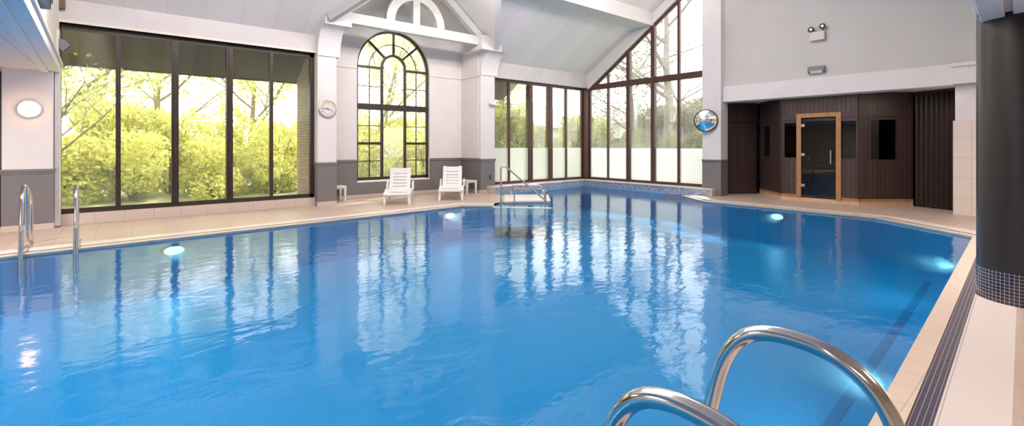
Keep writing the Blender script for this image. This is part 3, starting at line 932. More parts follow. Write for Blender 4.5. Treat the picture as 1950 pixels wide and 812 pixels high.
for a, b, wins in ((SL, S1, [(0.30, 0.72, 1.14, 2.02)]),
                   (S1, S2, [(0.09, 0.39, 1.14, 2.06), (0.50, 1.27, 0.12, 2.18), (1.38, 1.68, 1.14, 2.06)]),
                   (S2, SR, [(0.25, 0.83, 1.12, 2.08)])):
    fr = facet(a, b); L_ = fr[2]
    mb = MB(); walled(mb, L_, ZB, ZM, wins); part('wall_panel', mb, M['sauna'], fr)
    mb = MB(); mb.box(0, L_, -.004, .05, ZM, ZT); part('upper_panel', mb, M['sauna'], fr)
    for x0, x1 in (((0, L_),) if len(wins) == 1 else ((0, .39), (1.38, L_))):
        part('rail', MB().box(x0, x1, -.02, .0, ZM - .03, ZM + .03), M['saunaplain'], fr)
    mb = MB(); mb.box(0, L_, -.012, .05, 0, .105); part('tile_plinth', mb, M['plinth'], fr)
    for x0, x1 in (((0, L_),) if len(wins) == 1 else ((0, .39), (1.38, L_))):
        part('base_strip', MB().box(x0, x1, -.022, .05, .105, ZB), M['oak'], fr, label='golden wood base strip')
    for k, (x0, x1, z0, z1) in enumerate(wins):
        if len(wins) == 3 and k == 1: continue
        mb = MB()
        for q in ((x0 - .05, x0, z0 - .05, z1 + .05), (x1, x1 + .05, z0 - .05, z1 + .05), (x0, x1, z0 - .05, z0), (x0, x1, z1, z1 + .05)):
            mb.box(q[0], q[1], -.012, .02, q[2], q[3])
        wf = part('window', mb, M['saunaplain'], fr)
        MB().box(x0, x1, .02, .026, z0, z1).build('pane', M['tinted'], wf)
# corner trims
for p in (S1, S2):
    MB().box(-.035, .035, -.035, .035, ZB, ZT).build('corner_trim', M['saunaplain'], sauna, loc=tuple(p - RO), rot=(0, 0, PI / 4))
# door in its golden frame
frF = facet(S1, S2)
mb = MB()
mb.box(.39, .50, -.05, .06, .10, 2.29); mb.box(1.27, 1.38, -.05, .06, .10, 2.29); mb.box(.50, 1.27, -.05, .06, 2.18, 2.29)
part('door_frame', mb, M['oak'], frF, bevel=.004, label='golden wood door frame')
dl = part('glass_door', MB().box(.525, 1.25, -.025, -.015, .13, 2.16), M['tinted'], frF, label='smoked glass door leaf')
for z in (.42, 1.22, 1.98):
    MB().box(.49, .58, -.04, -.012, z - .035, z + .035).build('hinge', M['steel2'], dl, bevel=.003)
mb = MB(); mb.tube([(1.17, -.07, 1.0), (1.17, -.07, 1.34)], .016, 10); mb.box(1.16, 1.18, -.07, -.02, 1.04, 1.06); mb.box(1.16, 1.18, -.07, -.02, 1.28, 1.30)
mb.build('handle', M['steel2'], dl, smooth=True)
# inside: floor, back wall, benches
mb = MB(); mb.box(1.2, 1.26, -1.6, 1.7, .1, 2.7); mb.build('back_wall', M['darkroom2'], sauna)
mb = MB()
for k, (z, d0, d1) in enumerate(((.48, .45, .9), (.95, .75, 1.2))):
    for j in range(5): mb.box(d0 + j * .09, d0 + j * .09 + .075, -1.1, 1.0, z - .03, z)
    mb.box(d0 + .02, d0 + .05, -1.1, 1.0, z - .12, z - .03)
mb.build('bench', M['bench'], sauna)
mb = MB(); mb.prism([(13.56, 5.0), (14.55, 5.95), (14.75, 5.95), (14.75, 2.45), (14.42, 2.47), (13.56, 3.3)], 'z', 2.66, 2.70, Matrix.Translation(-RO)); mb.build('roof_panel', M['darkroom2'], sauna)

# dark service door and wall left of the sauna
A_, B_ = Vector((13.75, 6.70, 0)), Vector((14.66, 6.09, 0))
dd = B_ - A_; ang = math.atan2(dd.y, dd.x)
wl = sroot('wall_recess', 'dark boarded wall beside the sauna recess', 'wall', tuple(A_), ang)
MB().box(-.35, dd.length, .04, .09, 0, 2.76).build('boards', M['sauna'], wl)
MB().box(-.35, dd.length, .0, .04, 2.16, 2.76).build('over_panel', M['sauna'], wl)
dr = sroot('door_1', 'plain dark boarded door between white column and sauna', 'door', tuple(A_), ang)
MB().box(.0, dd.length - .12, .0, .038, .02, 2.13).build('door_leaf', M['sauna'], dr)
for z in (.35, 1.12, 1.8):
    MB().box(dd.length - .13, dd.length - .10, -.012, .01, z - .05, z + .05).build('hinge', M['steel2'], dr)
MB().box(.06, .12, -.01, .0, 1.0, 1.12).build('handle', M['black'], dr)
MB().box(13.3, 16.0, 1.3, 6.9, 2.74, 2.84).build('ceiling_recess', M['white'], label='white flat ceiling over the sauna recess', category='ceiling', kind='structure')
mb = MB(); mb.box(15.0, 15.15, 1.0, 6.9, 0, 2.76); mb.box(13.62, 15.1, 1.35, 1.45, 0, 2.76); mb.box(13.53, 15.1, 6.78, 6.92, 0, 2.76)
struct(mb.build('wall_recess_back', M['darkroom2']), 'dark wall behind the sauna cabin', 'wall')

# folding partition
A_, B_ = Vector((14.56, 2.44, 0)), Vector((14.16, 1.66, 0))
fp = thing('folding_partition', 'dark brown pleated folding partition right of the sauna', 'partition', tuple(A_), math.atan2(B_.y - A_.y, B_.x - A_.x))
ln = (B_ - A_).length; nf = 8
pl = []
for k in range(nf * 8 + 1):
    t = k / 8
    pl.append((ln * k / (nf * 8), .04 * math.cos(2 * PI * t)))
back = [(x, y + .02) for x, y in reversed(pl)]
MB().prism(pl + back, 'z', .02, 2.68).build('pleated_curtain', mat('folding_vinyl', (0.040, 0.026, 0.024), .38, noise=.1), fp, smooth=True)
MB().box(-.02, ln + .03, -.05, .07, 2.68, 2.74).build('top_track', M['saunaplain'], fp)
MB().box(ln, ln + .05, -.05, .05, 0.02, 2.68).build('end_post', M['saunaplain'], fp)

# ================================================================ RAILS
def tubeobj(name, pts, r, m, parent, n=14, **k):
    return MB().tube(pts, r, n).build(name, m, parent, smooth=True, **k)
prof = [(1.10, -.35), (0.93, 0.0), (.86, .25), (.755, .54), (.70, .76), (.64, .865), (.56, .905), (.45, .905), (.37, .875), (.31, .82), (.265, .72), (.225, .55), (.19, .3), (.17, 0.0)]
for x, lab in ((1.45, 'polished steel pool ladder rail at the near edge, the right-hand one of the pair'), (0.90, 'polished steel pool ladder rail at the near edge, left of its twin')):
    g = thing('ladder_rail', lab, 'handrail', (x, .17, 0), group='grab rails in the foreground')
    pts = smooth_path([(.05 * (y - .17) * -1, y - .17, z) for y, z in prof], 6)
    tubeobj('rail', pts, .0225, M['steel'], g, 20)
    MB().lathe([(.05, 0.0), (.05, .012), (.028, .03)], 24).build('floor_flange', M['steel2'], g, smooth=True)

# left ladder rails
for x, y0, sk, lab in ((-1.14, 8.85, -.02, 'steel ladder rail with doubled legs in front of the lamp pier'), (-.60, 8.72, -.05, 'steel ladder rail seen edge-on in front of the five-light window')):
    g = thing('ladder_rail', lab, 'handrail', (x + sk, y0 + 1.05, 0), group='grab rails of the left ladder')
    def Q(y, z): return (sk * (y - 1.05), y - 1.05, z)
    pts = fillet([Q(0, -.5), Q(.02, .3), Q(.16, .77), Q(.30, .89), Q(.55, .89), Q(1.0, .70), Q(1.05, .45), Q(1.05, 0)], .12)
    tubeobj('rail', pts, .021, M['steel'], g, 12)
    tubeobj('sleeve', [Q(-.0, -.3), Q(.025, .32)], .027, M['steel2'], g, 12)
    tubeobj('leg', fillet([Q(.50, .89), Q(.58, .68), Q(.62, 0)], .15), .021, M['steel'], g, 12)
    tubeobj('brace', [Q(.0, .03), Q(1.05, .03)], .012, M['steel2'], g, 10)
    for y in (.62, 1.05):
        MB().lathe([(.045, 0), (.045, .01), (.026, .02)], 16, Matrix.Translation(Q(y, 0))).build('floor_flange', M['steel2'], g, smooth=True)
    if sk < -.03:
        pass
# slanted handrail by the entry
g = thing('slanted_handrail', 'slanted steel handrail leading down into the water', 'handrail', (6.78, 8.66, -.04))
O = Vector((6.78, 8.66, -.04))
tubeobj('rail', fillet([Vector((6.78, 8.66, -.3)) - O, Vector((6.78, 8.66, .955)) - O, Vector((6.87, 8.62, .97)) - O, Vector((7.72, 8.14, .14)) - O], .12), .021, M['steel'], g, 12)
tubeobj('leg', [Vector((7.74, 8.13, -.3)) - O, Vector((7.74, 8.13, .36)) - O], .02, M['steel'], g, 12)
MB().lathe([(.03, .34), (.03, .37)], 12, Matrix.Translation(Vector((7.74, 8.13, 0)) - O)).build('end_cap', M['steel2'], g)
for lab, pts in (('low steel rail along the near side of the white step platform', [(7.62, 9.17, -.3), (7.62, 9.17, .36), (7.78, 8.22, .37), (7.80, 8.20, -.3)]),
                 ('low steel rail along the far side of the white step platform', [(8.42, 10.28, -.3), (8.42, 10.28, .33), (9.08, 9.72, .32), (9.10, 9.68, -.3)])):
    O = Vector((pts[0][0], pts[0][1], 0))
    g = thing('step_rail', lab, 'handrail', tuple(O), group='low rails on the step')
    tubeobj('rail', fillet([Vector(p) - O for p in pts], .10), .021, M['steel'], g, 12)
    MB().lathe([(.04, 0.0), (.04, .01), (.024, .02)], 16).build('floor_flange', M['steel2'], g, smooth=True)

# ================================================================ LOUNGERS AND TABLES
def make_lounger(label, loc, rz):
    """x across, y from foot to head, origin under the middle of the foot legs."""
    g = thing('sun_lounger', label, 'sun lounger', loc, rz, 'white plastic sun loungers')
    w = .30
    # seat: slab with a turned-down rim, slots
    mb = MB()
    prof = [(-.10, .285), (-.12, .265), (-.12, .235), (-.09, .225), (.0, .255), (.75, .265), (.80, .265), (.80, .30), (.72, .305), (.2, .305)]
    mb.prism(prof, 'x', -w, w)
    for k in range(9):
        y = .04 + k * .075
        mb.box(-.22, .22, y, y + .055, .303, .314)
    mb.build('seat', M['plastic'], g, bevel=.008)
    # side rails from foot to head
    for sx in (-1, 1):
        mb = MB()
        mb.prism([(-.08, .23), (1.45, .23), (1.45, .29), (.55, .30), (.45, .35), (.30, .345), (.22, .30), (-.08, .285)], 'x', sx * w - .028, sx * w + .028)
        mb.build('side_rail', M['plastic'], g, bevel=.01)
        mb = MB()
        p_ = [(.80, .29), (.86, .44), (.93, .49), (1.18, .50), (1.27, .44), (1.30, .28), (1.24, .28), (1.21, .42), (1.16, .455), (.95, .445), (.90, .40), (.86, .29)]
        mb.prism(p_, 'x', sx * (w + .03) - .022, sx * (w + .03) + .022)
        mb.build('armrest', M['plastic'], g, bevel=.008)
    # backrest, tilted
    mb = MB()
    R_ = Matrix.Translation((0, .76, .30)) @ Matrix.Rotation(math.radians(57), 4, 'X')
    H_ = .66
    mb.box(-.27, -.17, 0, H_, -.02, .02, R_); mb.box(.17, .27, 0, H_, -.02, .02, R_)
    y = 0
    for k in range(6):
        h = .075 if k < 5 else .14
        mb.box(-.17, .17, y, y + h, -.014, .018, R_); y += h + .0215
    mb.box(-.17, .17, 0, H_, -.018, -.012, R_)
    mb.build('backrest', M['plastic'], g, bevel=.006)
    for sx in (-1, 1):
        MB().tube([(sx * .2, 1.0, .66), (sx * .2, 1.28, .25)], .014, 8).build('support', M['plastic'], g)
        for y0, lean in ((-.02, -.03), (1.2, .03)):
            mb = MB()
            t0, t1 = .042, .026
            mb.hexa([(sx * (w - .0) - t1, y0 + lean - t1, 0), (sx * w + t1, y0 + lean - t1, 0), (sx * w + t1, y0 + lean + t1, 0), (sx * w - t1, y0 + lean + t1, 0)],
                    [(sx * (w - .01) - t0, y0 - t0, .26), (sx * (w - .01) + t0, y0 - t0, .26), (sx * (w - .01) + t0, y0 + t0, .26), (sx * (w - .01) - t0, y0 + t0, .26)])
            mb.build('leg', M['plastic'], g, bevel=.006)
    return g
make_lounger('white plastic sun lounger in front of the arched window', (5.06, 10.62, 0), math.radians(59.6 - 90))
make_lounger('white plastic sun lounger beside the low white table', (6.58, 10.57, 0), math.radians(55.5 - 90))
def make_table(label, loc, rz):
    g = thing('side_table', label, 'table', loc, rz, 'low white plastic side tables')
    MB().box(-.22, .22, -.22, .22, .375, .405).build('table_top', M['plastic'], g, bevel=.012)
    MB().box(-.195, .195, -.195, .195, .335, .376).build('apron', M['plastic'], g, bevel=.004)
    for sx in (-1, 1):
        for sy_ in (-1, 1):
            x, y = sx * .18, sy_ * .18
            MB().hexa([(x - .018, y - .018, 0), (x + .018, y - .018, 0), (x + .018, y + .018, 0), (x - .018, y + .018, 0)],
                      [(x - .03, y - .03, .36), (x + .03, y - .03, .36), (x + .03, y + .03, .36), (x - .03, y + .03, .36)]).build('leg', M['plastic'], g)
    return g
make_table('low white plastic table in the corner beside a lounger', (7.88, 11.72, 0), .12)
make_table('low white plastic table half hidden behind the clock pilaster', (4.11, 12.25, 0), 0)

# ================================================================ FITTINGS
# clock
g = thing('wall_clock', 'round brass rimmed wall clock showing quarter to four on the pilaster', 'clock', (3.66, 11.5, 2.348))
RX = Matrix.Rotation(PI / 2, 4, 'X')
MB().lathe([(.215, 0), (.22, .02), (.215, .045), (.195, .055), (.185, .04), (.185, .02)], 48, RX).build('rim', M['gold'], g, smooth=True)
MB().lathe([(.186, .0), (.186, .032)], 48, RX).build('dial', M['clockface'], g)
def hand(ang, ln_, w, y):
    a = math.radians(ang); d = Vector((math.sin(a), 0, math.cos(a))); s_ = Vector((d.z, 0, -d.x)) * w
    mb = MB(); p0 = d * -.03; p1 = d * ln_
    mb.prism([((p0 + s_).x, (p0 + s_).z), ((p1 + s_ * .5).x, (p1 + s_ * .5).z), ((p1 - s_ * .5).x, (p1 - s_ * .5).z), ((p0 - s_).x, (p0 - s_).z)], 'y', y - .003, y)
    return mb
hand(112, .105, .008, -.036).build('hour_hand', M['black'], g)
hand(269, .145, .006, -.041).build('minute_hand', M['black'], g)
deps = None
def textmesh(txt, size):
    c = bpy.data.curves.new('t', 'FONT'); c.body = txt; c.size = size; c.align_x = 'CENTER'; c.align_y = 'CENTER'; c.extrude = .001
    o = bpy.data.objects.new('t', c); COL.objects.link(o)
    dg = bpy.context.evaluated_depsgraph_get(); dg.update()
    me = o.evaluated_get(dg).to_mesh()
    vs = [tuple(v.co) for v in me.vertices]; fs = [tuple(p.vertices) for p in me.polygons]
    o.evaluated_get(dg).to_mesh_clear()
    bpy.data.objects.remove(o)
    return vs, fs
mb = MB()
for h in range(1, 13):
    a = math.radians(30 * h)
    vs, fs = textmesh(str(h), .05)
    mb.add(vs, fs, Matrix.Translation((.14 * math.sin(a), -.0335, .14 * math.cos(a))) @ RX)
mb.build('numerals', M['black'], g)

# convex mirror
g = thing('convex_mirror', 'round convex safety mirror on the white column', 'mirror', (12.93, 6.82, 2.186))
nrm = Vector((-1, -.42, -.10)).normalized()
Q_ = nrm.to_track_quat('Z', 'Y').to_matrix().to_4x4()
pr = []
R0, SR_ = .315, .62
for k in range(13):
    r = R0 * (1 - k / 12)
    pr.append((max(r, .0005), math.sqrt(SR_ ** 2 - r * r) - math.sqrt(SR_ ** 2 - R0 ** 2)))
MB().lathe(pr, 48, Q_).build('mirror_face', M['mirror'], g, smooth=True)
MB().lathe([(R0 + .012, -.025), (R0 + .014, .0), (R0 - .002, .010)], 48, Q_).build('rim', M['darkrim'], g, smooth=True)
MB().tube([(.0, 0, 0), (.10, -.02, 0), (.18, -.02, 0)], .02, 8).build('bracket', M['darkrim'], g)

# round wall lamp
g = thing('wall_lamp', 'glowing round wall lamp on the white pier at the left', 'lamp', (-1.354, 11.36, 2.08))
MB().lathe([(.15, 0), (.15, .03), (.142, .04)], 40, RX).build('base', M['cream'], g, smooth=True)
MB().lathe([(.14, .03), (.132, .07), (.10, .095), (.05, .108), (.001, .11)], 40, RX).build('diffuser', M['lens'], g, smooth=True)
light('lamp_bulb', 'POINT', (-1.354, 11.20, 2.08), 4, (1, .50, .20), shadow_soft_size=.08).parent = None

# twin-head emergency light
g = thing('emergency_light', 'twin-headed pale emergency light on the upper wall', 'lamp', (13.315, 4.08, 4.21))
MB().box(-.10, 0, -.16, .16, -.115, .10).build('battery_box', M['palepink'], g, bevel=.008)
for y, z in ((.13, .17), (-.12, .21)):
    RM = Matrix.Translation((-.07, y, z)) @ Matrix.Rotation(-PI / 2 - .0, 4, 'Y')
    hd = MB().lathe([(.03, -.03), (.062, .0), (.070, .03), (.060, .045), (.055, .035)], 24, RM).build('lamp_head', M['black'], g, smooth=True)
    MB().lathe([(.054, .028), (.03, .038), (.001, .041)], 24, RM).build('lens', M['lamplens'], hd, smooth=True)
    MB().tube([(-.06, y, .09), (-.06, y, z - .04)], .01, 8).build('stem', M['black'], hd)
# grey bulkhead
g = thing('bulkhead_light', 'grey bulkhead fitting just above the white lintel', 'lamp', (13.32, 4.10, 3.36))
MB().prism([(-.12, .085), (0, .085), (0, -.085), (-.07, -.085), (-.12, -.03)], 'y', -.185, .185).build('housing', M['greyplastic'], g, bevel=.012)
MB().prism([(-.123, -.03), (-.07, -.09), (-.06, -.085), (-.115, -.02)], 'y', -.13, .13).build('diffuser', M['plastic'], g)
# bracket lamp on pilaster
g = thing('bracket_sensor', 'slim white bracket fitting on the pilaster beside frosted glazing', 'wall fitting', (8.55, 11.5, 2.75))
MB().box(-.05, .05, -.02, 0, -.09, .07).build('back_plate', M['plastic'], g, bevel=.004)
MB().box(-.03, .03, -.08, -.02, -.01, .03).build('arm', M['steel2'], g)
MB().prism([(-.06, -.02), (.34, -.06), (.34, -.03), (-.06, .03)], 'y', -.14, -.05).build('head', M['plastic'], g, bevel=.006)
# wainscot outlet
g = thing('wall_socket', 'small grey covered outlet low on the pilaster', 'socket', (8.62, 11.494, .46))
MB().box(-.06, .06, -.03, 0, -.055, .055).build('cover', M['grey'], g, bevel=.004)
MB().box(-.06, -.052, -.04, -.0, -.05, .08).build('hinge', M['black'], g)
# left upper wall: fan outlet and spotlight
yy = 7.25
g = thing('wall_fan', 'round grey ventilation fan on the cream upper wall', 'fan', (gx(yy) - .02, yy, 3.18))
RYM = Matrix.Rotation(PI / 2, 4, 'Y')
MB().box(0, .02, -.26, .26, -.22, .26).build('back_plate', M['cream'], g, bevel=.005)
MB().lathe([(.20, .02), (.21, .03), (.21, .11), (.19, .13), (.18, .10), (.06, .09), (.05, .11), (.001, .115)], 32, RYM).build('drum', M['greyplastic'], g, smooth=True)
mb = MB()
for k in range(3):
    mb.box(.118, .126, -.008, .008, -.19, .19, Matrix.Rotation(k * PI / 3, 4, 'X'))
mb.build('guard', M['black'], g)
yy = 11.0
g = thing('wall_floodlight', 'small grey floodlight on the cream wall beside the window head', 'lamp', (gx(yy) - .02, yy, 3.19))
MB().box(0, .03, -.09, .09, -.17, .24).build('back_plate', M['cream'], g, bevel=.004)
MB().prism([(.03, .08), (.10, .07), (.17, -.02), (.08, -.14), (.03, -.07)], 'y', -.10, .10).build('housing', M['greyplastic'], g, bevel=.008)
MB().prism([(.17, -.02), (.176, -.028), (.086, -.148), (.08, -.14)], 'y', -.08, .08).build('lens', M['darkrim'], g)
MB().box(-1.08, -.93, 11.50, 11.62, 3.92, 4.4).build('trim_13', M['woodbrown'], label='brown timber bracket at the upper left wall corner', category='bracket', kind='structure')

# pool lights
mhaze = bpy.data.materials.new('lit_water'); mhaze.use_nodes = True
T = mhaze.node_tree; T.nodes.clear()
out = T.nodes.new('ShaderNodeOutputMaterial'); vs_ = T.nodes.new('ShaderNodeVolumeScatter')
vs_.inputs['Color'].default_value = (.85, .95, 1, 1); vs_.inputs['Anisotropy'].default_value = .0
GL, GR = 1.1, .26          # length and radius of the lit water in front of a lamp
def vmath(op, a, b):
    n_ = T.nodes.new('ShaderNodeMath'); n_.operation = op
    for k_, q in enumerate((a, b)):
        if isinstance(q, (int, float)): n_.inputs[k_].default_value = q
        elif q is not None: T.links.new(q, n_.inputs[k_])
    return n_.outputs[0]
tcv = T.nodes.new('ShaderNodeTexCoord'); spv = T.nodes.new('ShaderNodeSeparateXYZ'); T.links.new(tcv.outputs['Object'], spv.inputs[0])
rad2 = vmath('ADD', vmath('MULTIPLY', spv.outputs[1], spv.outputs[1]), vmath('MULTIPLY', spv.outputs[2], spv.outputs[2]))
fall = vmath('MAXIMUM', vmath('SUBTRACT', 1.0, vmath('MULTIPLY', rad2, 1 / GR ** 2)), 0.0)
along = vmath('POWER', vmath('MAXIMUM', vmath('SUBTRACT', 1.0, vmath('MULTIPLY', spv.outputs[0], 1 / GL)), 0.0), 1.6)
T.links.new(vmath('MULTIPLY', vmath('MULTIPLY', fall, along), 2.6), vs_.inputs['Density'])
T.links.new(vs_.outputs[0], out.inputs['Volume'])
for (x, y), (dx, dy), lab, pw in (((.51, 9.02), (.06, -1), 'underwater lamp glowing below the five-light window', 30), ((5.78, 9.36), (.06, -1), 'underwater lamp glowing in front of the loungers', 30),
                              ((11.60, 4.38), (-1, 0), 'underwater lamp glowing in front of the sauna door', 30), ((8.7, .95), (-.05, 1), 'underwater lamp glowing beyond the dark column', 30), ((3.98, .73), (-.05, 1), 'underwater lamp glowing by the near coping', 30)):
    d = Vector((dx, dy, 0)).normalized()
    g = thing('pool_light', lab, 'pool lamp', (x, y, -.20), math.atan2(d.y, d.x), 'underwater pool lamps')
    MB().lathe([(.18, .0), (.18, .02), (.145, .03)], 28, RYM).build('bezel', M['steel2'], g, smooth=True)
    MB().lathe([(.14, .01), (.13, .03), (.07, .042), (.001, .045)], 24, RYM).build('lens', M['poollens'], g, smooth=True)
    lp = Vector((x, y, -.20)) + d * .10
    light('pool_bulb', 'SPOT', tuple(lp), pw, (.80, .93, 1), tuple(lp + d + Vector((0, 0, -.15))), spot_size=math.radians(130), spot_blend=.9, shadow_soft_size=.05)
    MB().lathe([(GR * .9, .06), (GR, .2), (GR, GL * .8), (GR * .3, GL)], 24, RYM).build('glowing_water', mhaze, g, smooth=True, kind='stuff')
    g.scale = (1, 1, .5)

# ================================================================ OUTSIDE
mb = MB(); mb.box(-30, 70, 12.0, 70, -.30, -.05); mb.box(13.6, 70, -30, 12.0, -.30, -.05)
struct(mb.build('ground', M['lawn']), 'sunlit lawn outside the windows', 'ground')
# eave over window 1 and brick return of the bay
mb = MB(); mb.prism([(12.0, 3.98), (13.4, 3.16), (13.4, 3.34), (12.0, 4.2)], 'x', -4, 3.46)
mb.box(-4, 3.46, 13.38, 13.42, 3.13, 3.38)
struct(mb.build('trim_14', M['eave']), 'dark boarded roof eave outside the five-light window', 'eave')
mb = MB(); mb.prism([(12.0, 3.98), (13.4, 3.16), (13.4, 3.34), (12.0, 4.2)], 'x', 8.6, 10.6)
mb.box(8.6, 10.6, 13.38, 13.42, 3.13, 3.38)
struct(mb.build('trim_15', M['eave']), 'short dark eave outside the frosted north glazing', 'eave')
mb = MB(); mb.box(3.44, 3.9, 12.0, 13.3, -.1, 4.4)
struct(mb.build('wall_brick', M['brickwall']), 'pale brick return wall outside the five-light window', 'wall')

def leaves(mb, pts, size, rnd):
    for p in pts:
        d = Vector((rnd.gauss(0, 1), rnd.gauss(0, 1), rnd.gauss(0, .7))).normalized()
        e = d.orthogonal().normalized(); e = Matrix.Rotation(rnd.uniform(0, 6.28), 3, d) @ e
        s_ = size * rnd.uniform(.6, 1.3)
        p = Vector(p); t = d.cross(e)
        o_ = len(mb.v)
        mb.v += [tuple(p - e * s_ * .5), tuple(p + t * s_ * .28 + d * s_ * .08), tuple(p + e * s_ * .5), tuple(p - t * s_ * .28 + d * s_ * .08)]
        mb.f.append([o_, o_ + 1, o_ + 2, o_ + 3]); mb.m.append(0)

def blob_pts(rnd, n_, w, d, h, lumps=13):
    L_ = [(rnd.uniform(-w, w) * .7, rnd.uniform(-d, d) * .6, rnd.uniform(.12, .85) * h, rnd.uniform(.35, .6)) for _ in range(lumps)]
    out = []
    while len(out) < n_:
        cx, cy, cz_, rr = rnd.choice(L_)
        v = Vector((rnd.gauss(0, 1), rnd.gauss(0, 1), rnd.gauss(0, 1))).normalized() * rr * rnd.uniform(.55, 1.0)
        p = (cx + v.x * w * .75, cy + v.y * d, cz_ + v.z * h * .5)
        if p[2] > .02: out.append(p)
    return out
bush_meshes = []
for k in range(4):
    rnd = random.Random(100 + k)
    mb = MB(); leaves(mb, blob_pts(rnd, 6000, 1.2, .9, 2.0), .13, rnd)
    st_ = MB()
    for j in range(9):
        a = rnd.uniform(0, 6.28); l_ = rnd.uniform(.9, 1.7)
        st_.tube(smooth_path([(.05 * math.cos(a), .05 * math.sin(a), -.1), (.25 * math.cos(a), .2 * math.sin(a), l_ * .5), (.6 * math.cos(a), .5 * math.sin(a), l_)], 3), [.025, .023, .02, .018, .014, .011, .008], 5)
    bush_meshes.append((mb, st_))
def bush(k, loc, sc, lm, label, group):
    g = thing('garden_bush', label, 'bush', loc, random.uniform(0, 6.28), group)
    g.scale = sc
    mb, st_ = bush_meshes[k]
    key = (k, lm)
    if key not in bush_cache:
        bush_cache[key] = (mb.build('foliage', M[lm], g), st_.build('stems', M['bark'], g))
    else:
        for o in bush_cache[key]:
            c = o.copy(); COL.objects.link(c); c.parent = g
    return g
bush_cache = {}
HED = 'bright bushes of the garden hedge'
for i, x in enumerate((-5.5, -3.4, -1.6, .2, 1.9, 3.6, 5.4, 7.2, 9.0, 10.8, 12.6)):
    for r_ in range(2):
        bush((i + r_) % 4, (x + .9 * r_ + random.uniform(-.3, .3), 16.4 + 1.5 * r_ + random.uniform(-.3, .3), -.05), (1.25, 1.05, random.uniform(.95, 1.15) + .35 * r_), 'leaf',
             'bright yellow-green bush in the garden hedge outside the north windows', HED)
for i, (x, y, s_) in enumerate(((17.2, 12.2, .85), (17.6, 10.6, .9), (18.6, 9.0, .8), (18.2, 7.4, .9), (20.5, 11.6, 1.2), (21, 8.2, 1.2), (20.5, 6.2, 1.0), (19, 14.5, 1.2), (22.5, 14.2, 1.9), (23.5, 10.6, 1.8), (25, 12.6, 2.1), (24, 8.8, 1.7), (26, 15.5, 2.2), (28, 11.2, 2.2), (29, 14.4, 2.4))):
    bush(i % 4, (x, y, -.05), (s_, s_, s_), 'leaf3', 'olive green bush outside the gable window', 'olive bushes beyond the gable window')

for i, (x, y, s_) in enumerate(((12.2, 15.2, 1.65), (13.9, 15.6, 1.45), (15.6, 15.8, 1.1), (17.4, 15.4, 1.5), (18.9, 16.6, 1.7), (14.6, 18.2, 1.75))):
    bush(i % 4, (x, y, -.05), (s_ * .8, s_ * .7, s_), 'leaf4', 'light olive bush outside the frosted north glazing', 'olive bushes beyond the frosted north glazing')

def tree(name, label, loc, seed, h, r, spread, nleaf, lsize, lm, bark='bark', group=None, lean=0.0, levels=3, first=.25, crown=1.0):
    rnd = random.Random(seed)
    g = thing(name, label, 'tree', loc, 0, group)
    wood = MB(); tips = []
    def grow(p, d, ln_, rad, lev):
        pts = [p]; q = Vector(p); dd_ = Vector(d)
        for k in range(5):
            dd_ = (dd_ + Vector((rnd.gauss(0, .10), rnd.gauss(0, .10), rnd.gauss(.03, .06)))).normalized()
            q = q + dd_ * ln_ / 5; pts.append(q.copy())
        rs = [rad * (1 - .13 * k) for k in range(6)]
        wood.tube(pts, rs, 6 if lev > 1 else 9)
        if lev >= 1: tips.extend((pts[k], ln_) for k in range(2, 6))
        if lev < levels:
            nb = 7 if lev == 0 else 4
            for b in range(nb):
                k = first + (1 - first) * (b + rnd.random() * .6) / nb
                i_ = min(4, int(k * 5)); bp = pts[i_].lerp(pts[i_ + 1], k * 5 - i_ if k * 5 - i_ < 1 else 1)
                az = rnd.uniform(0, 6.28)
                up = rnd.uniform(.25, .8)
                nd = (Vector((math.cos(az), math.sin(az), 0)) * spread + Vector((0, 0, up)) + dd_ * .3).normalized()
                grow(bp, nd, ln_ * rnd.uniform(.42, .62), rs[i_] * .55, lev + 1)
    grow(Vector((0, 0, -.1)), Vector((lean, 0, 1)).normalized(), h, r, 0)
    wood.build('trunk', M[bark], g, smooth=True)
    if nleaf:
        lf = MB(); pts = []
        for _ in range(nleaf):
            p, l_ = rnd.choice(tips)
            pts.append(p + Vector((rnd.gauss(0, 1), rnd.gauss(0, 1), rnd.gauss(0, 1))) * .22 * crown)
        leaves(lf, pts, lsize, rnd)
        lf.build('foliage', M[lm], g)
    return g
tree('slender_tree', 'slender forked young tree just outside the five-light window', (-1.35, 14.6, 0), 11, 3.6, .055, 1.0, 900, .13, 'leaf2', 'bark3', lean=.12, first=.3)
tree('garden_tree', 'pale trunked tree behind the slender forked one', (-1.9, 18.8, 0), 12, 6.5, .17, 1.0, 4500, .16, 'leaf2', 'bark3')
for i, (x, y, s_, lab) in enumerate(((.6, 20.5, 21, 'light leafed tree above the hedge behind the second pane'), (3.4, 20.0, 22, 'light leafed tree above the hedge near the brick return'), (7.6, 18.6, 23, 'branching tree filling the middle of the arched window'), (11.0, 20.5, 24, 'light leafed tree behind the arched window, the farther one'), (-4.6, 21, 25, 'light leafed tree beyond the hedge at the far left'), (14.8, 19.0, 26, 'leafy tree outside the frosted glazing by the far corner'))):
    tree('garden_tree', lab, (x, y, 0), s_, 6.2, .11, 1.1, 5500 if i != 2 else 3000, 0.15, 'leaf2', 'bark3', group='light leafed garden trees')
tree('bare_tree', 'large bare tree with spreading branches outside the gable window', (20.6, 12.9, 0), 31, 9.5, .27, 1.7, 700, .12, 'leaf3', 'bark2', levels=3, first=.25)
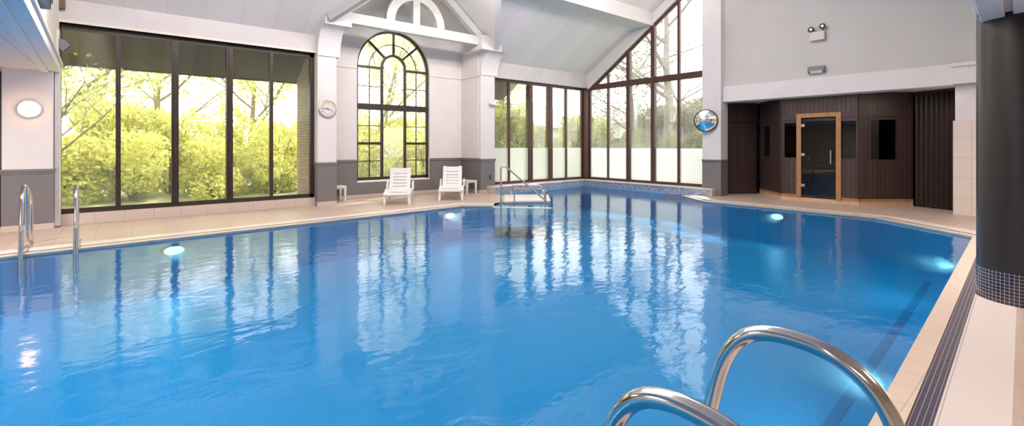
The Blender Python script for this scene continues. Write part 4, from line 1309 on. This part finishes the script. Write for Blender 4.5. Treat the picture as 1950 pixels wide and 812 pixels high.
tree('bare_tree', 'thin bare tree right of the large trunk outside the gable', (24.5, 11.2, 0), 33, 9.0, .14, 1.5, 300, .12, 'leaf3', 'bark')
tree('dark_tree', 'dark trunked tree seen through the second gable pane', (20.0, 14.0, 0), 34, 5.0, .13, 1.0, 1400, .14, 'leaf3', 'bark')

# houses outside
def house(name, label, x0, x1, y0, y1, h, rh, roofm, ridge='x'):
    g = thing(name, label, 'building', ((x0 + x1) / 2, (y0 + y1) / 2, -.1))
    a, b = (x1 - x0) / 2, (y1 - y0) / 2
    MB().box(-a, a, -b, b, 0, h).build('walls', M['house'], g)
    o_ = .4
    if ridge == 'x':
        MB().prism([(-b - o_, h - .05), (b + o_, h - .05), (0, h + rh)], 'x', -a - o_, a + o_).build('roof', M[roofm], g)
    else:
        MB().prism([(-a - o_, h - .05), (a + o_, h - .05), (0, h + rh)], 'y', -b - o_, b + o_).build('roof', M[roofm], g)
    return g, a, b
g, a, b = house('garden_house', 'pale house with tiled roof outside the frosted north glazing', 19, 26, 24, 31, 2.9, 2.0, 'rooftile')
for x in (-2, 1.2):
    f = MB().box(x, x + 1.1, -b - .03, -b, 1.0, 2.1).build('window', M['frame'], g)
    MB().box(x + .06, x + 1.04, -b - .04, -b - .03, 1.06, 2.04).build('pane', M['tinted'], f)
g, a, b = house('long_outbuilding', 'long white outbuilding with grey roof beyond the gable window', 33, 39, 8, 30, 3.6, 1.6, 'slate', 'y')
MB().box(-a - .05, -a, -6.5, -5.0, 1.8, 3.2).build('signboard', M['green'], g, label='plain green board on the wall')
for y in (-9, -3, 2, 6):
    f = MB().box(-a - .03, -a, y, y + 1.2, 1.0, 2.2).build('window', M['frame'], g)
    MB().box(-a - .04, -a - .03, y + .06, y + 1.14, 1.06, 2.14).build('pane', M['tinted'], f)
g, a, b = house('small_shed', 'grey roofed shed at the right edge of the gable window', 23, 26, 7.6, 10.2, 2.3, .8, 'slate', 'x')
MB().box(-a - .04, -a, -.5, .4, 0, 1.9).build('door', M['greyplastic'], g)
